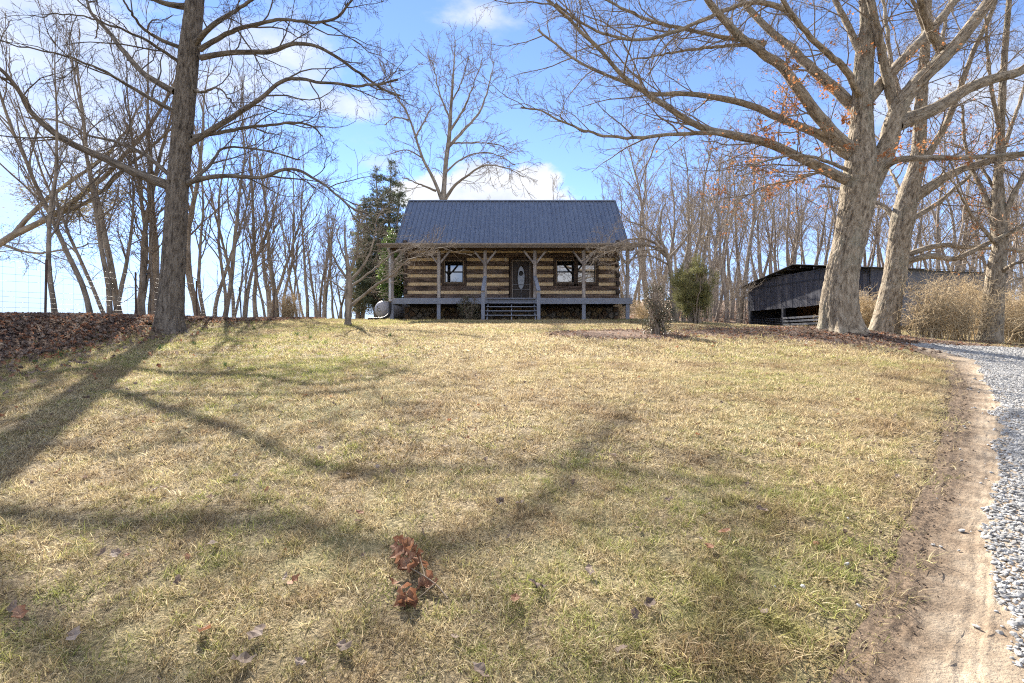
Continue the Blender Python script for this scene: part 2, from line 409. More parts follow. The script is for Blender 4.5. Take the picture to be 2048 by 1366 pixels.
def in_poly(P, x, y):
    x = np.asarray(x, float); y = np.asarray(y, float); c = np.zeros(x.shape, bool); n = len(P)
    for i in range(n):
        x1, y1 = P[i]; x2, y2 = P[(i+1) % n]
        if y1 == y2: continue
        hit = ((y1 > y) != (y2 > y)) & (x < (x2-x1)*(y-y1)/(y2-y1)+x1)
        c ^= hit
    return c
# gravel bed: cells of a fine grid that lie inside the drive's outline, outline roughened by noise
def cell_sheet(name, poly, x0, x1, y0, y1, step, dz, m, rough=.12, bumpz=0):
    xs = np.arange(x0, x1, step); ys = np.arange(y0, y1, step)
    X, Y = np.meshgrid(xs, ys); nx, ny = len(xs), len(ys)
    Z = H(X, Y)+dz+bumpz*fbm(X*8, Y*8, o=3)
    I, J = np.meshgrid(np.arange(nx-1), np.arange(ny-1)); a = (J*nx+I).ravel()
    cx = X.ravel()[a]+step/2; cy = Y.ravel()[a]+step/2
    ins = in_poly(poly, cx-.10+rough*fbm(cx*3, cy*3, o=3), cy+.06+rough*fbm(cx*3+40, cy*3, o=3))
    a = a[ins]; F = np.stack([a, a+1, a+nx+1, a+nx], -1)
    u, inv = np.unique(F, return_inverse=True)
    V = np.stack([X.ravel()[u], Y.ravel()[u], Z.ravel()[u]], -1)
    return fmesh(name, V, inv.reshape(-1, 4), m, True)
kind(ob('gravel_driveway', cell_sheet('gravel_driveway', GRAVEL_POLY, 1, 24, -.6, 15.5, .07, .017, M['gravel_bed'], .10, .004)), 'structure')

# bare soil spread under the oak, mulch bed by the shrub, leaf bed on the bank
SOIL = [(8.6, 13.2, 4.6, 1.9, -.16), (6.4, 14.6, 2.0, 1.0, 0)]
kind(ob('bare_soil', blob_sheet('bare_soil', *SOIL[0], .014, M['mulch'], 5)), 'structure')
bx, by = gnd(1245, 671)
MULCH = (bx, by+.3, 1.95, 1.45, 0.05)
kind(ob('mulch_bed', blob_sheet('mulch_bed', *MULCH, .016, M['mulch'], 9, crown=.03)), 'structure')
me, _, _ = strip('leaf_bed', [(-8.3, 5.0), (-8.75, 8.6), (-9.2, 11), (-9.8, 14), (-9.9, 18), (-10.2, 22), (-10.3, 27)], [(-12.3, 5.0), (-12.4, 9), (-12.5, 12), (-12.4, 15), (-12.4, 19), (-12.2, 23), (-11.6, 27)],
              26, .016, M['leaf_bed'], lambda s, t, X, Y: .05*fbm(X*2.2, Y*2.2, o=3)*np.sin(np.pi*np.clip(t, 0, 1)), 160, .25, 6)
kind(ob('leaf_bed', me), 'structure')

# ------------------------------------------------------------------ log cabin
M['log'] = mat('log', [(.045, .031, .024), (.13, .09, .07), (.215, .162, .13)], 5, 'pos', (.35, 1, 2.2), .85, .7, 16, (.12, 1, 3), bdist=.03,
               second=(1.1, (.4, 1, 1), (.52, .68), (.17, .15, .15), .55))
M['chink'] = mat('chink', [(.58, .43, .25), (.70, .54, .33), (.76, .60, .38)], 3, 'pos', rough=.95, bump=.3, bscale=30)
M['log_end'] = mat('log_end', [(.03, .025, .022), (.11, .09, .08)], 9, 'pos', rough=.95)
M['post'] = mat('post', [(.13, .112, .10), (.27, .24, .225), (.38, .35, .33)], 4, 'pos', (2, 2, .3), .9, .6, 16, (2, 2, .2), bdist=.02)
M['beam'] = mat('beam', [(.045, .028, .018), (.11, .07, .045)], 4, 'pos', (.3, 1, 2), .9, .5, 14, (.2, 1, 3))
M['paint'] = mat('paint', [(.165, .185, .235), (.195, .215, .265)], 3, 'pos', rough=.6, bump=.15, bscale=30)
M['roof'] = mat('roof', [(.125, .145, .19), (.145, .168, .215)], 2.2, 'pos', rough=.28, spec=.7, metallic=.35,
                second=(2.6, (1, .5, .5), (.5, .7), (.07, .08, .115), .4), bump=.05, bscale=1.5)
M['gutter'] = mat('gutter', [(.18, .15, .125), (.24, .205, .175)], 2, 'pos', rough=.5)
M['frame_tan'] = mat('frame_tan', [(.20, .15, .105), (.28, .215, .155)], 6, 'pos', rough=.6)
M['trim_dark'] = mat('trim_dark', [(.045, .032, .026), (.095, .068, .052)], 6, 'pos', (1, 1, .4), .85, .4, 20)
M['sash'] = mat('sash', [(.012, .011, .011)], rough=.5)
M['glass'] = mat('glass', [(.006, .007, .009)], rough=.015, spec=.5, ior=2.6)
M['door_wood'] = mat('door_wood', [(.022, .016, .014), (.05, .036, .03)], 5, 'pos', (1.5, 1, .3), rough=.5)
M['leaded'] = mat('leaded', [(.03, .033, .04), (.15, .16, .185)], 30, 'pos', rough=.12, spec=.8, detail=1)
M['screen_wire'] = mat('screen_wire', [(.16, .16, .17)], rough=.5, metallic=.6)
M['interior'] = mat('interior', [(.02, .018, .016)], rough=.9)
M['stone'] = [mat('stone_%s' % n, c, 7, 'pos', rough=.95, bump=.8, bscale=18, bdist=.03) for n, c in
              (('tan', [(.14, .095, .05), (.27, .20, .115)]), ('brown', [(.07, .045, .03), (.16, .105, .065)]), ('grey', [(.10, .085, .07), (.22, .19, .155)]))]
M['mortar'] = mat('mortar', [(.06, .05, .042), (.11, .095, .08)], 8, 'pos', rough=.95, bump=.5)
M['pipe_white'] = mat('pipe_white', [(.42, .42, .44), (.5, .5, .52)], 3, 'pos', rough=.5)
M['pipe_black'] = mat('pipe_black', [(.014, .014, .017)], rough=.4)
M['lamp_glass'] = mat('lamp_glass', [(.6, .52, .40)], rough=.3)
M['metal_dark'] = mat('metal_dark', [(.03, .03, .03)], rough=.4, metallic=.7)

YF, YW, YR, YB = 23.0, 24.95, 28.1, 31.2          # porch front, front wall face, ridge, back wall
ZD = 3.55                                           # deck top
XL, XR = -5.27, 5.22
cab = thing('log_cabin', 'log cabin with blue metal roof, tan chinking and a covered front porch', 'cabin', (0, 27, h1(0, 23)))
ZG = h1(0, 24)
rr = random.Random(5)
OPEN = [(-3.44, -2.22, 4.32, 5.69), (-.15, 1.04, 3.4, 5.69), (2.02, 4.22, 4.32, 5.69)]
def spans(x0, x1, z0, z1):
    segs = [(x0, x1)]
    for a, b, c, d in OPEN:
        if min(z1, d)-max(z0, c) < .06: continue
        ns = []
        for s, e in segs:
            if b <= s or a >= e: ns.append((s, e)); continue
            if a > s: ns.append((s, a))
            if b < e: ns.append((b, e))
        segs = ns
    return segs
rows = [(3.60, 3.94)]+[(4.06+.4*k, 4.34+.4*k) for k in range(6)]
boxo('wall_core', XL+.25, XR-.25, YW+.14, YW+.20, 3.2, 6.5, M['interior'], cab, bev=0)
for z0, z1 in rows:
    for a, b in spans(XL, XR, z0, z1):
        boxo('log', a, b, YW+rr.uniform(-.008, .008), YW+.19, z0+.014, z1-.014, M['log'], cab, bev=.03, seg=2, cut=max(2, int((b-a)/.35)), jit=.009, rng=rr)
for k in range(6):
    z = 4.0+.4*k
    for a, b in spans(XL+.12, XR-.12, z-.06, z+.06):
        boxo('chinking', a+.002, b-.002, YW+.022, YW+.15, z-.080, z+.080, M['chink'], cab, bev=.01, cut=max(2, int((b-a)/.4)), jit=.004, rng=rr)
# corner notches: ends of the side-wall logs, half a course off, and the side walls themselves
for sx, xe in ((-1, XL), (1, XR)):
    for k in range(8):
        z = 3.80+.4*k-.20
        if z < 3.4: continue
        x0, x1 = (xe-.02, xe+.17) if sx < 0 else (xe-.17, xe+.02)
        boxo('log_end', x0, x1, YW-.16+rr.uniform(-.03, .03), YW+.3, z-.10, z+.13, M['log_end'], cab, bev=.035, seg=2)
    for k in range(7):
        z0, z1 = rows[k]
        x0, x1 = (xe+.02, xe+.2) if sx < 0 else (xe-.2, xe-.02)
        me = box_me('side_log', YB-YW-.32, x1-x0, .30, M['log'], .03, 1, 14, .01, rr); me.transform(Matrix.Rotation(R(90), 4, 'Z'))
        ob('side_log', me, cab, ((x0+x1)/2, (YW+YB)/2+.15, (z0+z1)/2-.2))
        boxo('side_chinking', x0+.05, x1-.05, YW+.32, YB, z1-.2-.02, z1-.2+.14, M['chink'], cab, bev=0)
    V = [(xe*.985, YW+.2, 6.2), (xe*.985, YB, 6.2), (xe*.985, YR, 9.15), (xe*.955, YW+.2, 6.2), (xe*.955, YB, 6.2), (xe*.955, YR, 9.15)]
    ob('gable', pmesh('gable', V, [(0, 1, 2), (5, 4, 3), (0, 3, 4, 1), (1, 4, 5, 2), (2, 5, 3, 0)], M['log']), cab)
boxo('back_wall', XL+.2, XR-.2, YB-.2, YB, 3.2, 6.3, M['log'], cab, cut=20, jit=.01, rng=rr)

# windows
def window(x0, x1, z0, z1):
    w = boxo('window', x0, x1, YW+.10, YW+.13, z0, z1, M['sash'], cab, bev=0)
    t = .075
    for n, a in (('trim', (x0-.11, x0-.003, z0-.11, z1+.12)), ('trim', (x1+.003, x1+.11, z0-.11, z1+.12)), ('trim', (x0-.002, x1+.002, z1+.003, z1+.12)), ('sill', (x0-.002, x1+.002, z0-.11, z0-.003))):
        boxo(n, a[0], a[1], YW-.03, YW+.12, a[2], a[3], M['trim_dark'], w)
    for a in ((x0, x0+.05, z0, z1), (x1-.05, x1, z0, z1), (x0+.052, x1-.052, z1-.05, z1), (x0+.052, x1-.052, z0, z0+.05)):
        boxo('frame', a[0], a[1], YW-.012, YW+.11, a[2], a[3], M['frame_tan'], w)
    zm = (z0+z1)/2
    for i, (a, b) in enumerate(((zm, z1-.052), (z0+.052, zm))):
        yo = YW+.035+(.03 if i == 0 else 0)
        for q in ((x0+.053, x0+.053+.03, a, b), (x1-.053-.03, x1-.053, a, b), (x0+.085, x1-.085, b-.035, b), (x0+.085, x1-.085, a, a+.035)):
            boxo('sash', q[0], q[1], yo, yo+.03, q[2], q[3], M['sash'], w, bev=.004)
        me = box_me('pane', (x1-x0)-.17, .006, (b-a)-.06, M['glass'], 0)
        ob('pane', me, w, ((x0+x1)/2, yo+.018, (a+b)/2), (R(.25 if i else -.3), 0, R(.2)))
    return w
window(-3.32, -2.34, 4.43, 5.56)
window(2.14, 3.11, 4.43, 5.57)
window(3.13, 4.10, 4.43, 5.57)
# door with an oval leaded light behind a screen door
dr = boxo('door', -.01, .90, YW+.09, YW+.13, ZD+.02, 5.57, M['door_wood'], cab, bev=.004)
for a in ((-.12, -.013, ZD, 5.68), (.903, 1.01, ZD, 5.68), (-.012, .902, 5.573, 5.68)):
    boxo('door_frame', a[0], a[1], YW-.03, YW+.12, a[2], a[3], M['trim_dark'], dr)
th = np.linspace(0, 2*np.pi, 40, endpoint=False)
oc = ((.445), 4.72)
def oval(rx, rz, y): return [(oc[0]+rx*math.cos(t), y, oc[1]+rz*math.sin(t)*(1 if math.sin(t) < 0 else 1)) for t in th]
V = oval(.165, .56, YW+.082); ob('oval_glass', pmesh('oval_glass', V+[(oc[0], YW+.082, oc[1])], [(i, (i+1) % 40, 40) for i in range(40)], M['leaded']), dr)
V = oval(.165, .56, YW+.078)+oval(.215, .61, YW+.078)+oval(.165, .56, YW+.06)+oval(.215, .61, YW+.06); n = 40
F = []
for i in range(n):
    j = (i+1) % n; F += [(80+i, 80+j, 120+j, 120+i), (40+i, 120+i, 120+j, 40+j), (i, j, 80+j, 80+i)]
ob('oval_moulding', pmesh('oval_moulding', V, F, M['door_wood'], True), dr)
# wreath-like dark round ornament hung in the glass
bm = bmesh.new(); bmesh.ops.create_uvsphere(bm, u_segments=14, v_segments=8, radius=.11)
for v in bm.verts: v.co = Vector((v.co.x, v.co.y*.25, v.co.z))*(1+rr.uniform(-.12, .12))
me = bpy.data.meshes.new('door_ornament'); bm.to_mesh(me); bm.free(); me.materials.append(M['metal_dark']); ob('door_ornament', me, dr, (oc[0], YW+.055, 4.93))
sdr = boxo('screen_door', -.01, .04, YW-.012, YW+.012, ZD+.02, 5.57, M['gutter'], cab, bev=.004)
for a in ((.85, .90, ZD+.02, 5.57), (.042, .848, 5.5, 5.57), (.042, .848, ZD+.02, ZD+.10)):
    boxo('screen_rail', a[0], a[1], YW-.012, YW+.012, a[2], a[3], M['gutter'], sdr, bev=.004)
for a in ((.042, .848, 4.37, 4.385), (.042, .848, 4.13, 4.15)): boxo('screen_bar', a[0], a[1], YW-.012, YW+.002, a[2], a[3], M['screen_wire'], sdr, bev=0)
boxo('screen_bar', .437, .453, YW-.013, YW+.001, ZD+.1, 4.13, M['screen_wire'], sdr, bev=0)
boxo('handle', .86, .885, YW-.05, YW-.013, 4.48, 4.62, M['metal_dark'], sdr)
# porch lamp left of the door
bm = bmesh.new(); bmesh.ops.create_cone(bm, cap_ends=True, segments=12, radius1=.05, radius2=.075, depth=.17)
me = bpy.data.meshes.new('porch_lamp'); bm.to_mesh(me); bm.free(); me.materials.append(M['lamp_glass'])
lp = ob('porch_lamp', me, cab, (-.30, YW-.10, 5.57)); boxo('lamp_bracket', -.34, -.26, YW-.04, YW-.002, 5.5, 5.72, M['metal_dark'], lp)
boxo('lamp_arm', -.315, -.285, YW-.12, YW-.041, 5.665, 5.69, M['metal_dark'], lp, bev=.004)

# porch: deck, posts, braces, beam
deck = boxo('porch_fascia', -5.37, 5.41, YF-.02, YF+.02, 3.285, ZD+.002, M['paint'], cab, bev=.006)
for k in range(14):
    y0 = YF+.022+k*.14
    boxo('deck_board', -5.36, 5.40, y0, y0+.134, ZD-.03, ZD, M['paint'], deck, bev=.004)
for s in (-5.36, 5.36): boxo('porch_rim', s-(.02 if s < 0 else 0), s+(.02 if s > 0 else 0)+.001, YF+.021, YW+.0, 3.285, ZD-.032, M['paint'], deck)
PX = [(783, 0), (877, 1), (970, 1), (1070, 1), (1168, 1), (1256, 1)]
for px, _ in PX:
    X = (px-1024)*YF/1024; w = .075
    post = boxo('porch_post', X-w, X+w, YF+.03, YF+.18, ZD+.003, 5.70, M['post'], cab, bev=.02, seg=2)
    if px not in (970, 1070): boxo('pier', X-w-.005, X+w+.005, YF+.0+.025, YF+.17, h1(X, YF)-.1, 3.30, M['paint'], cab)
    for s in (-1, 1):
        if px == 783 and s < 0: continue
        baro('brace', (X+s*.05, YF+.10, 5.12), (X+s*.50, YF+.10, 5.69), .10, .085, M['post'], cab)
boxo('porch_beam', -5.5, 5.5, YF+.02, YF+.19, 5.705, 5.90, M['beam'], cab, cut=18, jit=.006, rng=rr)
for k in range(23):
    x = -5.6+k*.51
    baro('rafter', (x, YF-.35, 5.82), (x, YW+.1, 6.34), .05, .12, M['beam'], cab, 0)

# roofs: steep main roof with screwed ribs, low porch roof, ridge cap, gutter
def quad(name, pts, m, parent, th=.03):
    P = [Vector(p) for p in pts]; n = (P[1]-P[0]).cross(P[3]-P[0]).normalized()*th
    V = P+[p-n for p in P]
    return ob(name, pmesh(name, V, [(0, 1, 2, 3), (7, 6, 5, 4), (0, 4, 5, 1), (1, 5, 6, 2), (2, 6, 7, 3), (3, 7, 4, 0)], m), parent)
XRO = 5.66; ZB, ZR_ = 6.37, 9.31; YBR = 24.9
roof = boxo('roof', -XRO+.1, XRO-.1, YBR+.3, YBR+.36, ZB+.1, ZB+.16, M['beam'], cab, bev=0)
npan = 12; pw = 2*XRO/npan
for k in range(npan):
    a = -XRO+k*pw; b = a+pw-.004; e = .003*(k % 2)
    quad('roof_panel', [(a, YBR, ZB+e), (b, YBR, ZB+e), (b, YR, ZR_+e), (a, YR, ZR_+e)], M['roof'], roof)
    quad('back_roof_panel', [(b, YR, ZR_+e), (b, YB+.5, ZB+e), (a, YB+.5, ZB+e), (a, YR, ZR_+e)][::-1], M['roof'], roof)
sl = Vector((0, YR-YBR, ZR_-ZB)); Ls = sl.length
bm = bmesh.new(); prof = [(-.040, 0), (-.016, .036), (.016, .036), (.040, 0)]
vs = [[bm.verts.new((x, s*Ls, z)) for x, z in prof] for s in (0, 1)]
for i in range(3): bm.faces.new((vs[0][i], vs[0][i+1], vs[1][i+1], vs[1][i]))
bm.faces.new(vs[0][::-1])
ribme = bpy.data.meshes.new('rib'); bm.to_mesh(ribme); bm.free(); ribme.materials.append(M['roof'])
ribme.transform(Matrix.Rotation(math.atan2(sl.z, sl.y), 4, 'X'))
for k in range(49):
    ob('rib', ribme, roof, (-XRO+.04+k*(2*XRO-.08)/48, YBR-.004, ZB+.005))
boxo('ridge_cap', -XRO-.01, XRO+.01, YR-.09, YR+.09, ZR_-.04, ZR_+.045, M['roof'], roof, bev=.03)
for s in (-1, 1):
    baro('rake_trim', (s*(XRO+.012), YBR, ZB-.03), (s*(XRO+.012), YR, ZR_-.03), .02, .13, M['roof'], roof)
pr = quad('porch_roof', [(-5.86, 22.45, 5.90), (5.80, 22.45, 5.90), (5.80, YBR+.02, ZB-.035), (-5.86, YBR+.02, ZB-.035)], M['roof'], cab)
for k in range(49):
    x = -5.78+k*(11.5)/48; baro('porch_rib', (x, 22.46, 5.913), (x, YBR, ZB-.02), .045, .02, M['roof'], pr, 0)
V = []; gp = [(0, .11), (-.10, .11), (-.115, .06), (-.07, 0), (0, 0), (0, .004), (-.066, .006), (-.106, .062), (-.094, .104), (0, .106)]
gp = [(0, .0), (0, .115), (-.012, .115), (-.012, .012), (-.07, .012), (-.105, .06), (-.10, .115), (-.115, .115), (-.118, .055), (-.075, 0)]
for x in (-5.93, 5.86): V += [(x, 22.44+a, 5.785+b) for a, b in gp]
n = len(gp); F = [(i, (i+1) % n, n+(i+1) % n, n+i) for i in range(n)]+[tuple(range(n))[::-1], tuple(range(n, 2*n))]
ob('gutter', pmesh('gutter', V, F, M['gutter']), cab)
boxo('eave_fascia', -5.86, 5.80, 22.443, 22.47, 5.72, 5.885, M['gutter'], cab)

# downspout and its black corrugated foot
def tube_path(name, pts, rad, m, parent, S=10, corr=0):
    P = smooth(np.array(pts, float), max(12, 8*len(pts)) if not corr else 90)
    r = np.full(len(P), rad)
    if corr: r = rad*(1+corr*np.sign(np.sin(np.arange(len(P))*1.6)))
    V, F, B = tubes(P[None], r[None], S); return ob(name, fmesh(name, V, F, m, True), parent)
def smooth(P, n):
    "Catmull-Rom resample of a point list (any width) to n points"
    P = np.asarray(P, float); k = len(P)
    if k == 2: return P[0]+(P[1]-P[0])*np.linspace(0, 1, n)[:, None]
    s = np.concatenate([[0], np.cumsum(np.linalg.norm(np.diff(P[:, :3], axis=0), axis=1)+1e-6)]); u = np.linspace(0, s[-1], n)
    i = np.clip(np.searchsorted(s, u, 'right')-1, 0, k-2); t = ((u-s[i])/(s[i+1]-s[i]))[:, None]
    p0 = P[np.maximum(i-1, 0)]; p1 = P[i]; p2 = P[i+1]; p3 = P[np.minimum(i+2, k-1)]
    return .5*((2*p1)+(-p0+p2)*t+(2*p0-5*p1+4*p2-p3)*t*t+(-p0+3*p1-3*p2+p3)*t**3)
def tubes(P, Rr, S):
    "many tapering tubes at once: P (m,n,3), Rr (m,n) or (m,n,S) -> verts, quads, bark coordinates"
    P = np.asarray(P, float); m, n, _ = P.shape
    T = np.gradient(P, axis=1); T /= np.linalg.norm(T, axis=2, keepdims=True)+1e-9
    mean = P[:, -1]-P[:, 0]; mean /= np.linalg.norm(mean, axis=1, keepdims=True)+1e-9
    ref = np.where(np.abs(mean[:, 2:3]) < .8, np.array([[0, 0, 1.]]), np.array([[1., 0, 0]]))[:, None, :]
    U = np.cross(T, ref); U /= np.linalg.norm(U, axis=2, keepdims=True)+1e-9
    W = np.cross(T, U)
    a = np.arange(S)*2*np.pi/S; c, s_ = np.cos(a), np.sin(a)
    Rf = Rr if Rr.ndim == 3 else np.repeat(Rr[:, :, None], S, 2)
    ring = P[:, :, None]+Rf[..., None]*(c[None, None, :, None]*U[:, :, None]+s_[None, None, :, None]*W[:, :, None])
    idx = np.arange(m*n*S).reshape(m, n, S); nx = np.roll(idx, -1, 2)
    F = np.stack([idx[:, :-1], nx[:, :-1], nx[:, 1:], idx[:, 1:]], -1).reshape(-1, 4)
    ln = np.concatenate([np.zeros((m, 1)), np.cumsum(np.linalg.norm(np.diff(P, axis=1), axis=2), 1)], 1)+np.arange(m)[:, None]*1.37
    Rb = np.maximum(Rf.mean(2), .01)
    B = np.stack([c*Rb[..., None], s_*Rb[..., None], np.repeat(ln[..., None], S, 2)], -1)
    return ring.reshape(-1, 3), F, B.reshape(-1, 3)
ds = tube_path('downspout', [(-5.46, 22.5, 5.80), (-5.46, 22.56, 5.72), (-5.47, 22.93, 5.50), (-5.47, 22.95, 5.2), (-5.47, 22.95, 4.0), (-5.47, 22.95, 3.38)], .055, M['pipe_white'], cab)
zz = h1(-5.6, 22.6)
tube_path('drain_pipe', [(-5.47, 22.95, 3.42), (-5.47, 22.93, 3.0), (-5.50, 22.85, zz+.26), (-5.68, 22.7, zz+.09), (-6.0, 22.6, zz+.06), (-6.35, 22.6, h1(-6.35, 22.6)+.055)], .065, M['pipe_black'], cab, corr=.06)

# steps: five open treads on stringers, newels and sloping handrails
st = boxo('steps', -1.14, 1.07, YF-.20, YF-.022, ZD-.045, ZD-.003, M['paint'], cab, bev=.005)
zs0 = h1(0, 21.6)
for k in range(1, 5):
    z = ZD-.022-k*(ZD-zs0)/5.35; y = YF-.20-k*.26
    boxo('tread', -1.14, 1.07, y, y+.25, z-.03, z+.005, M['paint'], st, bev=.005)
for x in (-1.06, -.02, .99):
    baro('stringer', (x, YF-.03, ZD-.22), (x, YF-1.32, zs0-.02), .045, .17, M['paint'], st)
for x, px in ((-1.24, -1.213), (1.14, 1.033)):
    w = .075; y = YF-1.05
    boxo('newel', x-w, x+w, y-w, y+w, h1(x, y)-.08, 3.70, M['paint'], st)
    baro('handrail', (x, y-.12, 3.76), (px, YF+.03, 4.52), .16, .07, M['paint'], st)

# field-stone foundation: one stone per cell of an irregular tessellation
fnd = boxo('foundation', XL, XR, YW+.12, YW+.4, ZG-.5, 3.30, M['mortar'], cab, bev=0)
def voronoi(x0, x1, z0, z1, cell, rng):
    pts = []
    nx = int((x1-x0)/cell); nz = max(2, int((z1-z0)/(cell*.62)))
    for j in range(nz):
        for i in range(nx):
            pts.append((x0+(i+.5+(j % 2)*.4+rng.uniform(-.33, .33))*(x1-x0)/nx, z0+(j+.5+rng.uniform(-.3, .3))*(z1-z0)/nz))
    out = []
    for p in pts:
        poly = [(x0, z0), (x1, z0), (x1, z1), (x0, z1)]
        for q in pts:
            if q is p or abs(q[0]-p[0]) > cell*3.5: continue
            mx, mz = (p[0]+q[0])/2, (p[1]+q[1])/2; nx_, nz_ = q[0]-p[0], q[1]-p[1]
            new = []
            for i in range(len(poly)):
                a, b = poly[i], poly[(i+1) % len(poly)]
                da = (a[0]-mx)*nx_+(a[1]-mz)*nz_; db = (b[0]-mx)*nx_+(b[1]-mz)*nz_
                if da <= 0: new.append(a)
                if da*db < 0:
                    t = da/(da-db); new.append((a[0]+(b[0]-a[0])*t, a[1]+(b[1]-a[1])*t))
            poly = new
            if len(poly) < 3: break
        if len(poly) >= 3: out.append((p, poly))
    return out
for (cx, cz), poly in voronoi(XL+.02, XR-.02, ZG-.02, 3.27, .36, random.Random(3)):
    ins = .022
    def shr(k): return [(cx+(x-cx)*k, cz+(z-cz)*k) for x, z in poly]
    dmin = max(.06, min(math.hypot(x-cx, z-cz) for x, z in poly)); k1 = max(.6, 1-ins/dmin); k2 = k1*.80
    yo = YW+.10-rr.uniform(0, .05)
    A = shr(k1); B = shr(k2); n = len(poly)
    V = [(x-cx, .12, z-cz) for x, z in A]+[(x-cx, .02, z-cz) for x, z in A]+[(x-cx, -.03+rr.uniform(-.012, .012), z-cz) for x, z in B]
    F = [(i, (i+1) % n, n+(i+1) % n, n+i) for i in range(n)]+[(n+i, n+(i+1) % n, 2*n+(i+1) % n, 2*n+i) for i in range(n)]+[tuple(range(2*n, 3*n))]
    ob('stone', pmesh('stone', V, F, rr.choice(M['stone'])), fnd, (cx, yo, cz))
boxo('foundation_side', XL+.01, XL+.2, YW+.41, YB-.1, ZG-.6, 3.28, M['mortar'], fnd, bev=0)
boxo('foundation_side', XR-.2, XR-.01, YW+.41, YB-.1, ZG-.6, 3.28, M['mortar'], fnd, bev=0)

# ------------------------------------------------------------------ propane tank
M['tank'] = mat('tank', [(.30, .30, .335), (.38, .38, .415)], 3, 'pos', rough=.45, second=(2.5, (1, 1, 1), (.55, .75), (.28, .25, .24), .5))
M['tank_mark'] = mat('tank_mark', [(.10, .11, .06)], rough=.6)
M['concrete'] = mat('concrete', [(.3, .29, .27), (.4, .39, .37)], 8, 'pos', rough=.95)
TX, TY = -6.52, 25.0; TZ = h1(TX, TY); tr = .43; tl = 2.3
tk = thing('propane_tank', 'pale grey propane tank lying beside the porch', 'tank', (TX, TY, TZ))
prof = [(0, 0)]+[(tr*math.sin(a), .34*(1-math.cos(a))) for a in np.linspace(.12, math.pi/2, 9)]+[(tr, tl*.5)]+[(tr*math.sin(a), tl-.34*(1-math.cos(a))) for a in np.linspace(math.pi/2, .05, 9)]+[(0, tl)]
S = 28; V = []; F = []
for r_, y_ in prof: V += [(r_*math.cos(t), y_, r_*math.sin(t)) for t in np.arange(S)*2*math.pi/S]
for i in range(len(prof)-1):
    for k in range(S): F.append((i*S+k, i*S+(k+1) % S, (i+1)*S+(k+1) % S, (i+1)*S+k))
me = pmesh('body', V, F, M['tank'], True)
for p in me.polygons: pass
rz = R(-24)
bd = ob('body', me, tk, (TX, TY, TZ+.52), (0, 0, rz))
bm = bmesh.new(); bmesh.ops.create_uvsphere(bm, u_segments=16, v_segments=10, radius=.17)
for v in bm.verts: v.co.z *= .75
me = bpy.data.meshes.new('valve_dome'); bm.to_mesh(me); bm.free(); me.materials.append(M['tank']); me.polygons.foreach_set('use_smooth', [True]*len(me.polygons))
dx, dy = math.sin(-rz), math.cos(rz)
ob('valve_dome', me, tk, (TX+dx*1.15, TY+dy*1.15, TZ+.99))
for s in (.55, 1.75): boxo('footing', TX+dx*s-.35, TX+dx*s+.35, TY+dy*s-.1, TY+dy*s+.1, TZ-.1, TZ+.17, M['concrete'], tk)
def arc_mark(pts, w=.014):
    P = smooth(np.array(pts, float), 30); V, F, B = tubes(P[None], np.full((1, 30), w), 6); return V, F
cth = np.linspace(R(60), R(330), 12)
for nm, pts in (('tank_mark', [(.03+.09*math.cos(t), 0, -.03+.075*math.sin(t)) for t in cth]), ('tank_mark', [(-.02, 0, .06), (-.09, 0, .09), (-.08, 0, .14), (-.01, 0, .15), (.03, 0, .19)])):
    Q = []
    for x, _, z in pts:
        r_ = math.hypot(x, z+.02); a = math.asin(min(.99, r_/tr)); y_ = .34*(1-math.cos(a))
        Q.append((x, y_-.002, z))
    V, F = arc_mark(Q); me = fmesh(nm, V, F, M['tank_mark'], True); o = ob(nm, me, tk, (TX, TY, TZ+.52), (0, 0, rz))

# ------------------------------------------------------------------ trees: growth helpers
def nrm(v): return v/(np.linalg.norm(v, axis=-1, keepdims=True)+1e-9)
def grow(rng, P, Rr, per_m=None, count=None, t0=.2, t1=1.0, ang=(30, 60), length=(.3, .5), rel=True, rf=.6, n=6, up=0.0, jit=.18, tip=.3, rmin=.004,
         lmin=.15, lmax=9, flat=0.0, out=None):
    "children for a whole generation of branches at once"
    m, k, _ = P.shape
    L = np.linalg.norm(np.diff(P, axis=1), axis=2).sum(1)
    if count is not None: c = rng.integers(count[0], count[1]+1, m)
    else: c = np.maximum(1, (L*per_m*rng.uniform(.8, 1.2, m)).astype(int))
    idx = np.repeat(np.arange(m), c); q = len(idx)
    # stratified along the parent
    pos = np.concatenate([(np.arange(i)+rng.uniform(.1, .9, i))/i for i in c]) if q else np.zeros(0)
    t = t0+(t1-t0)*pos; f = t*(k-1); i0 = np.minimum(f.astype(int), k-2); fr = (f-i0)[:, None]
    A = P[idx, i0]; B = P[idx, i0+1]; p = A+(B-A)*fr; tan = nrm(B-A)
    r0 = (Rr[idx, i0]*(1-fr[:, 0])+Rr[idx, i0+1]*fr[:, 0])
    rv = nrm(rng.normal(size=(q, 3))*np.array([1, 1, 1-flat])); perp = nrm(rv-tan*(rv*tan).sum(1, keepdims=True))
    a = np.radians(rng.uniform(ang[0], ang[1], q))[:, None]
    d = nrm(np.cos(a)*tan+np.sin(a)*perp)
    ln = rng.uniform(length[0], length[1], q)
    if rel: ln = ln*L[idx]*(1.15-.75*t)
    ln = np.clip(ln, lmin, lmax)
    r = np.maximum(rmin, np.minimum(r0*rf, .0095*ln+.003))
    Q = np.empty((q, n, 3)); Q[:, 0] = p
    step = (ln/(n-1))[:, None]
    for j in range(1, n):
        d = nrm(d+rng.normal(size=(q, 3))*jit+np.array([0, 0, up])); Q[:, j] = Q[:, j-1]+d*step
    RR = r[:, None]*np.linspace(1, tip, n)[None]; RR = np.maximum(RR, rmin*.7)
    return Q, RR
